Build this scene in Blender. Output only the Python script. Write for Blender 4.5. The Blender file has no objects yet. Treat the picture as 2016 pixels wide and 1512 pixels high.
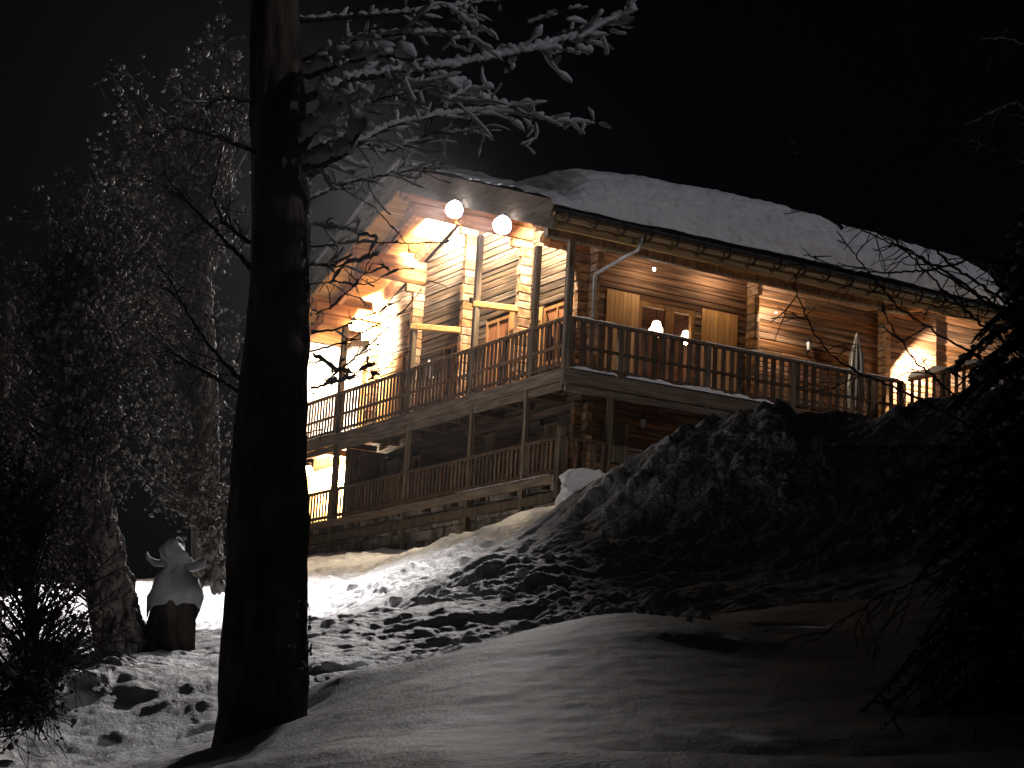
import bpy, bmesh, math, random
import numpy as np
from mathutils import Vector, Matrix

rnd = random.Random(7)
nrs = np.random.RandomState(11)
S = bpy.context.scene
COL = S.collection

# ------------------------------------------------------------------ camera
FPX = 3650.0                       # focal length in photo pixels (2016 wide)
PITCH, ROLL, YAW = math.radians(11.61), math.radians(3.2), math.radians(29.69)
_F = np.array([0, math.cos(PITCH), math.sin(PITCH)])
_u = np.array([0, -math.sin(PITCH), math.cos(PITCH)])
_x = np.array([1.0, 0, 0])
CX = math.cos(ROLL) * _x + math.sin(ROLL) * _u
CU = -math.sin(ROLL) * _x + math.cos(ROLL) * _u
cam_d = bpy.data.cameras.new('camera')
cam_d.sensor_width = 36.0
cam_d.lens = FPX / 2016 * 36
cam_d.clip_start = 0.1
cam_d.clip_end = 3000
cam = bpy.data.objects.new('camera', cam_d)
COL.objects.link(cam)
m = Matrix.Identity(4)
for i in range(3):
    m[i][0], m[i][1], m[i][2] = CX[i], CU[i], -_F[i]
cam.matrix_world = m
S.camera = cam

# ------------------------------------------------------------------ night sky, moon, exposure
MOON = Vector((0.78, -0.42, 0.46)).normalized()
W = bpy.data.worlds.new('World'); S.world = W; W.use_nodes = True
nt = W.node_tree
bg = nt.nodes['Background']
sky = nt.nodes.new('ShaderNodeTexSky'); sky.sky_type = 'NISHITA'; sky.sun_disc = False
sky.sun_elevation = math.asin(MOON.z)
sky.sun_rotation = math.atan2(MOON.x, MOON.y)
nt.links.new(sky.outputs[0], bg.inputs[0])
bg.inputs[1].default_value = 0.00035
sd = bpy.data.lights.new('moon', 'SUN'); sd.energy = 0.36; sd.angle = math.radians(0.5); sd.color = (0.95, 0.93, 1.0)
so = bpy.data.objects.new('moon', sd); COL.objects.link(so)
so.rotation_euler = MOON.to_track_quat('Z', 'Y').to_euler()
so.location = (60, 40, 60)
S.view_settings.view_transform = 'Standard'
S.view_settings.look = 'None'
S.view_settings.exposure = 0.0
S.view_settings.gamma = 1.0
S.cycles.use_denoising = True
S.cycles.max_bounces = 6
S.cycles.diffuse_bounces = 4
S.cycles.sample_clamp_indirect = 4.0
S.cycles.volume_bounces = 0
S.cycles.caustics_reflective = False
S.cycles.caustics_refractive = False

# ------------------------------------------------------------------ helpers
def ray(px, py):
    return CX * (px - 1008) / FPX - CU * (py - 756) / FPX + _F
def at(px, py, Y):
    d = ray(px, py); return d * (Y / d[1])
A = np.array([-math.sin(YAW), math.cos(YAW), 0]); B = np.array([math.cos(YAW), math.sin(YAW), 0])
C0 = ray(1112, 732) * 44.0         # balcony corner at the upper deck
def h2w(x, y, z): return C0 + x * B + y * A + np.array([0, 0, z])

def tag(o, label=None, cat=None, group=None, kind=None):
    if label: o['label'] = label
    if cat: o['category'] = cat
    if group: o['group'] = group
    if kind: o['kind'] = kind
    return o
def obj(name, me, mat=None, parent=None):
    if mat is not None and len(me.materials) == 0: me.materials.append(mat)
    o = bpy.data.objects.new(name, me); COL.objects.link(o)
    if parent is not None: o.parent = parent
    return o
def empty(name, loc=(0, 0, 0), rz=0, parent=None):
    o = bpy.data.objects.new(name, None); COL.objects.link(o)
    o.location = loc; o.rotation_euler = (0, 0, rz); o.empty_display_size = 0.2
    if parent is not None: o.parent = parent
    return o

class MB:
    def __init__(s): s.v = []; s.f = []; s.n = 0
    def add(s, v, f):
        v = np.asarray(v, float).reshape(-1, 3)
        s.v.append(v); s.f.extend([tuple(i + s.n for i in q) for q in f]); s.n += len(v); return s
    def box(s, x0, x1, y0, y1, z0, z1):
        return s.add([(x0,y0,z0),(x1,y0,z0),(x1,y1,z0),(x0,y1,z0),(x0,y0,z1),(x1,y0,z1),(x1,y1,z1),(x0,y1,z1)],
                     [(0,3,2,1),(4,5,6,7),(0,1,5,4),(1,2,6,5),(2,3,7,6),(3,0,4,7)])
    def bar(s, p, q, w, h, up=(0, 0, 1), ch=0.18):
        p = Vector(p); q = Vector(q); d = (q - p).normalized(); up = Vector(up)
        if abs(d.dot(up)) > 0.98: up = Vector((1, 0, 0))
        r = d.cross(up).normalized(); u = r.cross(d).normalized()
        c = min(w, h) * ch
        prof = [(-w/2+c,-h/2),(w/2-c,-h/2),(w/2,-h/2+c),(w/2,h/2-c),(w/2-c,h/2),(-w/2+c,h/2),(-w/2,h/2-c),(-w/2,-h/2+c)]
        v = [p + r*a + u*b for a, b in prof] + [q + r*a + u*b for a, b in prof]
        f = [tuple(range(7, -1, -1)), tuple(range(8, 16))] + [(i, (i+1) % 8, 8+(i+1) % 8, 8+i) for i in range(8)]
        return s.add([tuple(k) for k in v], f)
    def tube(s, pts, rad, sides=6, cap=True):
        pts = [Vector(p) for p in pts]; n = len(pts)
        t0 = (pts[1]-pts[0]).normalized()
        ref = Vector((0, 0, 1)) if abs(t0.z) < 0.9 else Vector((1, 0, 0))
        V = []
        for i in range(n):
            t = (pts[min(i+1, n-1)] - pts[max(i-1, 0)])
            if t.length < 1e-9: t = t0
            t.normalize()
            r = ref - t * ref.dot(t)
            if r.length < 1e-6: r = t.orthogonal()
            r.normalize(); ref = r; b = t.cross(r)
            rr = rad[i] if hasattr(rad, '__len__') else rad
            for k in range(sides):
                a = 2*math.pi*k/sides
                V.append(tuple(pts[i] + (r*math.cos(a) + b*math.sin(a))*rr))
        F = [(i*sides+k, i*sides+(k+1) % sides, (i+1)*sides+(k+1) % sides, (i+1)*sides+k) for i in range(n-1) for k in range(sides)]
        if cap: F += [tuple(range(sides-1, -1, -1)), tuple((n-1)*sides+k for k in range(sides))]
        return s.add(V, F)
    def lathe(s, prof, sides=16, c=(0, 0, 0)):
        V = [(c[0]+r*math.cos(2*math.pi*k/sides), c[1]+r*math.sin(2*math.pi*k/sides), c[2]+z) for r, z in prof for k in range(sides)]
        n = len(prof)
        F = [(i*sides+k, i*sides+(k+1) % sides, (i+1)*sides+(k+1) % sides, (i+1)*sides+k) for i in range(n-1) for k in range(sides)]
        F += [tuple(range(sides-1, -1, -1)), tuple((n-1)*sides+k for k in range(sides))]
        return s.add(V, F)
    def mesh(s, name, smooth=False):
        me = bpy.data.meshes.new(name)
        v = np.concatenate(s.v) if s.v else np.zeros((0, 3))
        me.from_pydata(v.tolist(), [], s.f); me.update()
        if smooth: me.polygons.foreach_set('use_smooth', [True]*len(me.polygons))
        return me
    def build(s, name, mat, parent=None, smooth=False):
        return obj(name, s.mesh(name, smooth), mat, parent)

# icosahedron templates for snow clumps
def ico(sub):
    bm = bmesh.new(); bmesh.ops.create_icosphere(bm, subdivisions=sub, radius=1)
    bm.verts.ensure_lookup_table()
    v = np.array([tuple(k.co) for k in bm.verts]); f = np.array([[k.index for k in q.verts] for q in bm.faces]); bm.free()
    return v, f
ICO1, ICO2, ICO3 = ico(1), ico(2), ico(3)
def blobs_mesh(name, cen, rad, tmpl=ICO1, squash=0.75, jit=0.28, smooth=True, seed=1):
    """many small lumps in one mesh; cen (n,3), rad (n,) or (n,3)"""
    rs = np.random.RandomState(seed)
    cen = np.asarray(cen, float).reshape(-1, 3); n = len(cen); rad = np.asarray(rad, float)
    if rad.ndim == 1: rad = np.stack([rad, rad, rad*squash], 1)
    tv, tf = tmpl; k = len(tv)
    ang = rs.rand(n)*6.283; c, s_ = np.cos(ang), np.sin(ang)
    V = np.repeat(tv[None], n, 0)*(1 + jit*(rs.rand(n, k, 1)*2-1))
    R = np.zeros((n, 3, 3)); R[:, 0, 0] = c; R[:, 0, 1] = -s_; R[:, 1, 0] = s_; R[:, 1, 1] = c; R[:, 2, 2] = 1
    V = np.einsum('nij,nkj->nki', R, V)*rad[:, None, :] + cen[:, None, :]
    Fc = (tf[None] + (np.arange(n)*k)[:, None, None]).reshape(-1, 3)
    return fast_mesh(name, V.reshape(-1, 3), Fc, smooth)
def fast_mesh(name, V, Fc, smooth=True):
    me = bpy.data.meshes.new(name); V = np.asarray(V, np.float32); Fc = np.asarray(Fc, np.int32); w = Fc.shape[1]
    me.vertices.add(len(V)); me.vertices.foreach_set('co', V.ravel())
    me.loops.add(Fc.size); me.loops.foreach_set('vertex_index', Fc.ravel())
    me.polygons.add(len(Fc)); me.polygons.foreach_set('loop_start', np.arange(len(Fc), dtype=np.int32)*w)
    me.polygons.foreach_set('loop_total', np.full(len(Fc), w, np.int32))
    me.polygons.foreach_set('use_smooth', np.full(len(Fc), smooth, bool))
    me.update(calc_edges=True); return me

# numpy noise
_perm = nrs.permutation(4096)
def _h(ix, iy, k=0): return _perm[(_perm[(ix + 57*k) & 4095] + iy*13 + 101*k) & 4095]/4095.0
def vnoise(x, y, k=0):
    ix = np.floor(x).astype(int); iy = np.floor(y).astype(int); fx = x-ix; fy = y-iy
    fx = fx*fx*(3-2*fx); fy = fy*fy*(3-2*fy)
    a, b, c, d = _h(ix, iy, k), _h(ix+1, iy, k), _h(ix, iy+1, k), _h(ix+1, iy+1, k)
    return (a*(1-fx)+b*fx)*(1-fy) + (c*(1-fx)+d*fx)*fy - 0.5
def fbm(x, y, k=0, o=4):
    r = 0; a = 1.0
    for i in range(o): r = r + a*vnoise(x*2**i, y*2**i, k+i); a *= 0.5
    return r
def clods(x, y, k=0, dens=0.7):
    """rounded lumps, one per cell, 0..1"""
    ix = np.floor(x).astype(int); iy = np.floor(y).astype(int); out = np.zeros_like(x)
    for dx in (-1, 0, 1):
        for dy in (-1, 0, 1):
            jx = ix+dx; jy = iy+dy
            cx = jx + _h(jx, jy, k); cy = jy + _h(jx, jy, k+3)
            r = 0.25 + 0.6*_h(jx, jy, k+5); on = _h(jx, jy, k+9) < dens
            d2 = ((x-cx)**2 + (y-cy)**2)/(r*r)
            out = np.maximum(out, np.where(on, r*np.sqrt(np.clip(1-d2, 0, 1)), 0))
    return out

# ------------------------------------------------------------------ materials
def mat(name, base, rough=0.7, base2=None, nscale=(4, 4, 4), coord='Object', ref=None, rand=0.0, bump=0.0, bscale=30.0,
        spec=0.3, metal=0.0, emit=None, estr=0.0, lo=0.35, hi=0.65, detail=6.0, base3=None, bdist=0.02):
    M = bpy.data.materials.new(name); M.use_nodes = True; t = M.node_tree; N = t.nodes; Lk = t.links
    p = N['Principled BSDF']; p.inputs['Roughness'].default_value = rough
    p.inputs['Specular IOR Level'].default_value = spec; p.inputs['Metallic'].default_value = metal
    p.inputs['Base Color'].default_value = (*base, 1)
    if emit: p.inputs['Emission Color'].default_value = (*emit, 1); p.inputs['Emission Strength'].default_value = estr
    tc = N.new('ShaderNodeTexCoord')
    if ref: tc.object = ref
    src = tc.outputs['Object']
    if base2 is not None:
        mp = N.new('ShaderNodeMapping'); mp.inputs['Scale'].default_value = nscale
        Lk.new(src, mp.inputs['Vector'])
        vec = mp.outputs[0]
        nz = N.new('ShaderNodeTexNoise'); nz.inputs['Scale'].default_value = 1.0; nz.inputs['Detail'].default_value = detail
        if rand > 0:
            oi = N.new('ShaderNodeObjectInfo'); ad = N.new('ShaderNodeVectorMath'); ad.operation = 'ADD'
            ml = N.new('ShaderNodeMath'); ml.operation = 'MULTIPLY'; ml.inputs[1].default_value = 37.0
            Lk.new(oi.outputs['Random'], ml.inputs[0]); Lk.new(vec, ad.inputs[0]); Lk.new(ml.outputs[0], ad.inputs[1]); vec = ad.outputs[0]
        Lk.new(vec, nz.inputs['Vector'])
        cr = N.new('ShaderNodeValToRGB'); e = cr.color_ramp.elements
        e[0].position = lo; e[0].color = (*base, 1); e[1].position = hi; e[1].color = (*base2, 1)
        if base3 is not None:
            q = e.new((lo+hi)/2); q.color = (*base3, 1)
        Lk.new(nz.outputs['Fac'], cr.inputs[0]); col = cr.outputs[0]
        if rand > 0:
            hs = N.new('ShaderNodeHueSaturation'); mr = N.new('ShaderNodeMapRange')
            mr.inputs['To Min'].default_value = 1-rand; mr.inputs['To Max'].default_value = 1+rand
            Lk.new(oi.outputs['Random'], mr.inputs[0]); Lk.new(mr.outputs[0], hs.inputs['Value'])
            m2 = N.new('ShaderNodeMath'); m2.operation = 'MULTIPLY'; m2.inputs[1].default_value = 7.31
            m3 = N.new('ShaderNodeMath'); m3.operation = 'FRACT'; m4 = N.new('ShaderNodeMapRange')
            m4.inputs['To Min'].default_value = 1-rand*0.6; m4.inputs['To Max'].default_value = 1+rand*0.3
            Lk.new(oi.outputs['Random'], m2.inputs[0]); Lk.new(m2.outputs[0], m3.inputs[0]); Lk.new(m3.outputs[0], m4.inputs[0])
            Lk.new(m4.outputs[0], hs.inputs['Saturation'])
            Lk.new(col, hs.inputs['Color']); col = hs.outputs[0]
        Lk.new(col, p.inputs['Base Color'])
        if bump > 0:
            bm_ = N.new('ShaderNodeBump'); bm_.inputs['Strength'].default_value = bump; bm_.inputs['Distance'].default_value = bdist
            if bscale == 0: Lk.new(nz.outputs['Fac'], bm_.inputs['Height'])
            else:
                n2 = N.new('ShaderNodeTexNoise'); n2.inputs['Scale'].default_value = bscale; n2.inputs['Detail'].default_value = 5
                Lk.new(src, n2.inputs['Vector']); Lk.new(n2.outputs['Fac'], bm_.inputs['Height'])
            Lk.new(bm_.outputs[0], p.inputs['Normal'])
    return M

chalet = empty('chalet', tuple(C0), YAW)
tag(chalet, 'two-storey log chalet with lit balconies under a snow-laden gable roof', 'house')
H = chalet
M = {}
M['log'] = mat('old_log_wood', (0.055, 0.030, 0.018), 0.8, (0.27, 0.135, 0.068), (0.7, 0.7, 13), ref=H, rand=0.42, bump=0.6, bscale=0, base3=(0.15, 0.072, 0.037), bdist=0.03)
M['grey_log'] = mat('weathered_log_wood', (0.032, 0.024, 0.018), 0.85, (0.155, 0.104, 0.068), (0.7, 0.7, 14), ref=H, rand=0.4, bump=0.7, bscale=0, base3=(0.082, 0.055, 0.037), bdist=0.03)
M['end'] = mat('log_end_wood', (0.16, 0.085, 0.04), 0.8, (0.42, 0.24, 0.12), (5, 5, 9), ref=H, rand=0.45, bump=0.4, bscale=0)
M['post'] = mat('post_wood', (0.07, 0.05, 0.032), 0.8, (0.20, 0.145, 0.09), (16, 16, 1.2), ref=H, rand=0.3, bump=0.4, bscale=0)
M['rail'] = mat('railing_wood', (0.06, 0.034, 0.02), 0.85, (0.17, 0.098, 0.055), (14, 14, 3), ref=H, rand=0.35, bump=0.3, bscale=0)
M['beam'] = mat('purlin_wood', (0.20, 0.085, 0.035), 0.75, (0.40, 0.19, 0.085), (1.5, 9, 9), ref=H, rand=0.25, bump=0.4, bscale=0)
M['soffit'] = mat('pine_board', (0.40, 0.22, 0.075), 0.7, (0.62, 0.38, 0.15), (1.2, 14, 14), ref=H, rand=0.18, bump=0.2, bscale=0)
M['fascia'] = mat('weathered_board', (0.10, 0.075, 0.055), 0.85, (0.22, 0.17, 0.125), (1.2, 1.2, 16), ref=H, rand=0.2, bump=0.4, bscale=0)
M['eave'] = mat('eave_board', (0.24, 0.15, 0.065), 0.8, (0.40, 0.26, 0.12), (1.0, 1.2, 16), ref=H, rand=0.15, bump=0.3, bscale=0)
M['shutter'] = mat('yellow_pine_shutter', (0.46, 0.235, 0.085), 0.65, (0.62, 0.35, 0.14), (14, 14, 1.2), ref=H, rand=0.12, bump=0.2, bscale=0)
M['frame'] = mat('window_frame_wood', (0.20, 0.095, 0.035), 0.6, (0.36, 0.18, 0.07), (12, 12, 2), ref=H, rand=0.15)
M['maroon'] = mat('dark_room_panel', (0.07, 0.03, 0.018), 0.8, (0.12, 0.05, 0.028), (3, 3, 3), ref=H)
M['dark'] = mat('dark_board', (0.025, 0.018, 0.014), 0.9, (0.05, 0.036, 0.026), (3, 3, 8), ref=H)
M['curtain'] = mat('brown_curtain', (0.20, 0.075, 0.03), 0.9, (0.30, 0.12, 0.05), (20, 20, 2), ref=H)
M['stone'] = mat('base_stone', (0.10, 0.085, 0.07), 0.9, (0.30, 0.26, 0.22), (3, 3, 3), ref=H, rand=0.4, bump=0.6, bscale=14, bdist=0.04)
M['zinc'] = mat('zinc', (0.30, 0.31, 0.33), 0.45, (0.42, 0.43, 0.44), (6, 6, 6), ref=H, metal=0.6)
M['black_metal'] = mat('dark_metal', (0.02, 0.02, 0.025), 0.5, (0.04, 0.04, 0.045), (8, 8, 8), metal=0.5)
M['white_metal'] = mat('white_metal', (0.6, 0.6, 0.58), 0.5, (0.75, 0.75, 0.72), (8, 8, 8))
M['cloth'] = mat('grey_canvas', (0.17, 0.18, 0.20), 0.9, (0.32, 0.33, 0.36), (18, 18, 1.2), ref=H, bump=0.4, bscale=0)
M['snow'] = mat('snow', (0.80, 0.80, 0.83), 0.6, (0.86, 0.86, 0.87), (1.5, 1.5, 1.5), bump=0.55, bscale=26, bdist=0.03)
M['powder'] = mat('powder_snow', (0.80, 0.80, 0.83), 0.6, (0.86, 0.86, 0.87), (1.2, 1.2, 1.2), bump=0.35, bscale=60, bdist=0.012)
M['treesnow'] = mat('snow_on_twigs', (0.50, 0.50, 0.52), 0.7, (0.74, 0.74, 0.76), (5, 5, 5), bump=0.4, bscale=40)
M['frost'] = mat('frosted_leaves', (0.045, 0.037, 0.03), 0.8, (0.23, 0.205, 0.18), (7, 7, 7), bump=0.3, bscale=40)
M['bark'] = mat('dark_bark', (0.02, 0.016, 0.013), 0.95, (0.12, 0.098, 0.08), (9, 9, 2.2), bump=0.9, bscale=0, bdist=0.04)
M['twig'] = mat('twig_bark', (0.018, 0.014, 0.011), 0.9, (0.05, 0.038, 0.03), (10, 10, 10))
M['larch'] = mat('larch_twig', (0.09, 0.075, 0.06), 0.9, (0.17, 0.14, 0.11), (10, 10, 10))
M['needle'] = mat('needles', (0.008, 0.018, 0.010), 0.8, (0.03, 0.05, 0.025), (4, 4, 4))
M['lens'] = mat('floodlight_glass', (1, 1, 1), 0.3, emit=(0.95, 0.93, 1.0), estr=16)
M['warm'] = mat('warm_bulb', (1, 1, 1), 0.3, emit=(1.0, 0.72, 0.40), estr=45)
M['shade'] = mat('glowing_lampshade', (0.9, 0.85, 0.75), 0.8, emit=(1.0, 0.78, 0.5), estr=7)
M['tiny'] = mat('small_bulb', (1, 1, 1), 0.3, emit=(1.0, 0.9, 0.75), estr=60)
def glass_mat():
    g = bpy.data.materials.new('window_glass'); g.use_nodes = True; t = g.node_tree; t.nodes.clear()
    o = t.nodes.new('ShaderNodeOutputMaterial'); mx = t.nodes.new('ShaderNodeMixShader')
    tr = t.nodes.new('ShaderNodeBsdfTransparent'); gl = t.nodes.new('ShaderNodeBsdfGlossy'); gl.inputs['Roughness'].default_value = 0.03
    fr = t.nodes.new('ShaderNodeFresnel'); fr.inputs[0].default_value = 1.5
    t.links.new(fr.outputs[0], mx.inputs[0]); t.links.new(tr.outputs[0], mx.inputs[1]); t.links.new(gl.outputs[0], mx.inputs[2])
    t.links.new(mx.outputs[0], o.inputs[0]); return g
M['glass'] = glass_mat()

# ------------------------------------------------------------------ snow terrain
CP = [  # photo pixel and distance of points on the snow, with how lumpy it is there
 (430,1512,9.5,0),(700,1512,8.6,0),(1000,1512,8,0),(1500,1512,8,0),(2016,1512,8,.1),(300,1512,12.6,.3),(150,1512,14,.35),(0,1512,14.6,.4),(-300,1512,14,.4),(2500,1500,8,.2),
 (480,1500,11,0),(700,1370,13.5,0),(850,1300,15,0),(1000,1250,16,0),(1130,1220,17,0),(1255,1205,17.5,.05),
 (800,1450,10.5,0),(1000,1380,12,0),(1250,1330,13,0),(1100,1450,10,0),(1300,1400,11.2,0),(1600,1440,10,0),(1900,1430,10,.1),
 (1450,1240,17.8,.1),(1600,1200,19.5,.1),(1800,1250,16,.1),(1950,1300,13.5,.15),(1600,1300,14.5,0),(1750,1400,11.5,.05),(2300,1250,14,.3),
 (560,1455,14,.5),(650,1392,16.5,.6),(800,1318,18.5,.6),(950,1252,21,.7),(1100,1212,23,.8),(1250,1198,24,.8),(1400,1190,24,.6),
 (700,1290,20,.5),(850,1200,24,.6),(960,1120,28,.8),(1110,1000,33.8,1),(1250,905,34,1),(1400,838,34.4,1),(1500,795,34.6,1),(1560,818,34.6,1),(1700,822,34.5,1),(1900,798,34,1),(2100,770,33.5,1),(2500,740,33,1),
 (1200,1090,29.9,1),(1150,1160,27,.9),(1300,1010,31.9,1),(1300,1130,28.8,1),(1500,950,32.3,1),(1500,1100,29.6,.9),(1600,1140,26,.5),(1700,1000,31.2,1),(1700,1140,26,.4),(1900,950,31.8,1),(1900,1120,25,.4),(2100,1050,27,.6),(2500,1000,28,.6),
 (620,1098,52,.5),(620,1180,40,.55),(640,1260,27,.5),(760,1105,43,.55),(760,1180,32,.55),(900,1052,43.0,.55),(900,1120,33.5,.55),(1000,1024,41.3,.6),(1000,1075,35,.6),(1090,998,40.6,.6),(700,1220,29,.5),(800,1160,32,.5),(560,1250,27,.5),
 (430,1150,46,.5),(250,1152,45,.3),(430,1240,24,.6),(330,1290,22,.5),(200,1330,18,.5),(60,1420,17,.4),(-200,1420,17,.4),(-100,1200,35,.4),(-500,1250,30,.4),
]
P3 = []
for px, py, Y, r in CP: P3.append((*at(px, py, Y), r))
# hidden ground: under and behind the chalet, beside and behind the camera
for x, y, z in ((4,43,5.8),(8,41,6.4),(14,40,6.6),(6,38.5,6.3),(10,38,6.5),(2.5,38,5.7),(0,47,5.6),(5,48,6),(12,50,7),(-6,58,6.0),(0,60,7),(10,62,8),(20,60,9),(-20,60,4.4),(-14,70,4.8),(-12,56,4.4),(-30,45,3),(30,45,9),(25,30,6.5),(-25,20,1),(-40,80,4),(0,85,8),(40,80,13),
                (0,4,-1.2),(-8,3,-1.3),(8,3,-1.2),(0,-4,-1.6),(-10,-8,-1.7),(10,-8,-1.6),(20,8,0),(-20,6,-1.2),(-2.0,8.5,-.75),(-4,9.5,-1.0),(-1.2,5.5,-1.1),(-3,12.2,-.5)):
    P3.append((x, y, z, 0.3))
P3 = np.array(P3)
_X, _Zv, _Rv = P3[:, :2], P3[:, 2], P3[:, 3]
def _k(d2): return 0.5*d2*np.log(d2 + 1e-9)
_n = len(_X)
_D2 = ((_X[:, None]-_X[None])**2).sum(-1)
_K = np.zeros((_n+3, _n+3)); _K[:_n, :_n] = _k(_D2) + np.eye(_n)*0.15
_K[:_n, _n] = 1; _K[:_n, _n+1:] = _X; _K[_n, :_n] = 1; _K[_n+1:, :_n] = _X.T
_Wt = np.linalg.solve(_K, np.concatenate([_Zv, np.zeros(3)]))
def base_h(x, y):
    shp = np.shape(x); x = np.ravel(np.asarray(x, float)); y = np.ravel(np.asarray(y, float))
    xc = np.clip(x, -38, 38); yc = np.clip(y, -8, 84)
    z = np.empty(len(x)); r = np.empty(len(x))
    for i in range(0, len(x), 20000):
        sl = slice(i, i+20000)
        d2 = (xc[sl, None]-_X[None, :, 0])**2 + (yc[sl, None]-_X[None, :, 1])**2
        z[sl] = _k(d2) @ _Wt[:_n] + _Wt[_n] + _Wt[_n+1]*xc[sl] + _Wt[_n+2]*yc[sl]
        w = 1/(d2 + 0.3)**1.5
        r[sl] = (w @ _Rv)/w.sum(1)
    far = np.hypot(x-xc, y-yc); z = z + np.clip(far, 0, 400)*0.03*(y > 0)
    return z.reshape(shp), r.reshape(shp)
def lip(x, y):  # soft hollows in the foreground drift
    out = 0
    for px, py, Y, rx, ry, dep, hump in ((1400,1312,14.9,.62,.36,-.10,.0),(655,1335,15.6,.55,.6,-.22,.0),(350,1500,12.6,.3,.3,.0,.0),(1545,1228,18.3,.45,.3,.16,.03),(1750,1480,9.6,1.3,.7,.10,.0),(1480,1470,9.4,1.2,.6,.08,.0)):
        c = at(px, py, Y)
        out = out - dep*np.exp(-((x-c[0])/rx)**2 - ((y-c[1])/ry)**2) + hump*np.exp(-((x-c[0])/(rx*1.4))**2 - ((y-c[1]+1.0)/(ry*0.9))**2)
    return out
def terrain(x, y):
    z, r = base_h(x, y)
    r = np.clip(r, 0, 1)
    big = fbm(x/3.1+5, y/3.1, 2, 3)*0.28*r
    wx = x + 0.35*fbm(x/0.9, y/0.9, 31, 2); wy = y + 0.35*fbm(x/0.9+9, y/0.9, 37, 2)
    lump = clods(wx/0.95, wy/0.95, 4, .35)*0.13 + clods(wx/0.46, wy/0.46, 14, .5)*0.13 + clods(wx/0.23, wy/0.23, 24, .65)*0.10 + clods(wx/0.12, wy/0.12, 28, .7)*0.055
    # furrows where lumps slid down the bank
    fur = fbm((x*0.75+y*0.66)/2.6, (x*0.66-y*0.75)/0.33, 51, 3)*0.20
    fine = fbm(x/0.30, y/0.30, 61, 4)*0.13
    soft = fbm(x/2.3, y/2.0, 71, 4)*0.07
    rip = fbm(x/0.22, y/0.2, 75, 3)*0.014
    pm = np.clip(.55+1.5*fbm(x/2.4+40, y/2.4, 91, 3), .12, 1.25)
    lump = lump*pm; fine = fine*(.5+.6*pm)
    return z + big + (lump + fur + fine)*np.clip(r*1.25-0.08, 0, 1)**1.2 + (soft+rip)*(1-r*0.6) + lip(x, y)
def ground_z(x, y): return float(terrain(np.array([x], float), np.array([y], float))[0])

th = np.concatenate([np.linspace(-.75, -.31, 50, endpoint=False), np.linspace(-.31, .31, 800), np.linspace(.31, .75, 51)[1:]])
NC = len(th)
rr_ = np.concatenate([np.linspace(1.5, 8, 14, endpoint=False), np.geomspace(8, 19, 190, endpoint=False), np.geomspace(19, 47, 660, endpoint=False), np.geomspace(47, 64, 60), 64*np.exp(np.linspace(0.03, math.log(14), 26))])
RR, TH = np.meshgrid(rr_, th, indexing='ij')
GX = RR*np.sin(TH); GY = RR*np.cos(TH)
GZ = terrain(GX, GY)
NRr = len(rr_)
idx = np.arange(NRr*NC).reshape(NRr, NC)
quads = np.stack([idx[:-1, :-1], idx[:-1, 1:], idx[1:, 1:], idx[1:, :-1]], -1).reshape(-1, 4)[:, ::-1]
gme = fast_mesh('snow_ground', np.stack([GX, GY, GZ], -1).reshape(-1, 3), quads)
ga = gme.attributes.new('rough', 'FLOAT', 'POINT'); ga.data.foreach_set('value', np.clip(base_h(GX, GY)[1], 0, 1).ravel().astype(np.float32))
def ground_mat():
    M_ = mat('slope_snow', (0.76, 0.76, 0.79), 0.6, (0.86, 0.86, 0.87), (1.6, 1.6, 1.6), bump=0.7, bscale=38, bdist=0.016)
    t = M_.node_tree; N = t.nodes; Lk = t.links
    b1 = next(n for n in N if n.type == 'BUMP'); at_ = N.new('ShaderNodeAttribute'); at_.attribute_name = 'rough'
    n3 = N.new('ShaderNodeTexNoise'); n3.inputs['Scale'].default_value = 7; n3.inputs['Detail'].default_value = 9; n3.inputs['Roughness'].default_value = .65
    tc = next(n for n in N if n.type == 'TEX_COORD'); Lk.new(tc.outputs['Object'], n3.inputs['Vector'])
    b2 = N.new('ShaderNodeBump'); b2.inputs['Distance'].default_value = .12; Lk.new(n3.outputs['Fac'], b2.inputs['Height'])
    ad = N.new('ShaderNodeMath'); ad.operation = 'MULTIPLY_ADD'; ad.inputs[1].default_value = .85; ad.inputs[2].default_value = .10
    Lk.new(at_.outputs['Fac'], ad.inputs[0]); Lk.new(ad.outputs[0], b2.inputs['Strength']); Lk.new(b1.outputs[0], b2.inputs['Normal']); Lk.new(b2.outputs[0], N['Principled BSDF'].inputs['Normal'])
    return M_
ground = obj('snow_ground', gme, ground_mat())
tag(ground, 'snow-covered slope and ploughed bank rising to the chalet', 'snow', kind='structure')

# ------------------------------------------------------------------ shared prism meshes (chamfered in section only)
def prism(axis):
    mb = MB()
    p, q = {'x': ((-.5,0,0),(.5,0,0)), 'y': ((0,-.5,0),(0,.5,0)), 'z': ((0,0,-.5),(0,0,.5))}[axis]
    mb.bar(p, q, 1, 1, ch=0.09); return mb
_cache = {}
def piece(name, axis, c, size, mt, parent, rot=None, jit=0.0):
    k = (axis, mt)
    if k not in _cache:
        me = prism(axis).mesh('piece_%s_%s' % (axis, mt)); me.materials.append(M[mt]); _cache[k] = me
    o = bpy.data.objects.new(name, _cache[k]); COL.objects.link(o); o.parent = parent
    o.location = c; o.scale = size
    if rot: o.rotation_euler = rot
    return o

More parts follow.
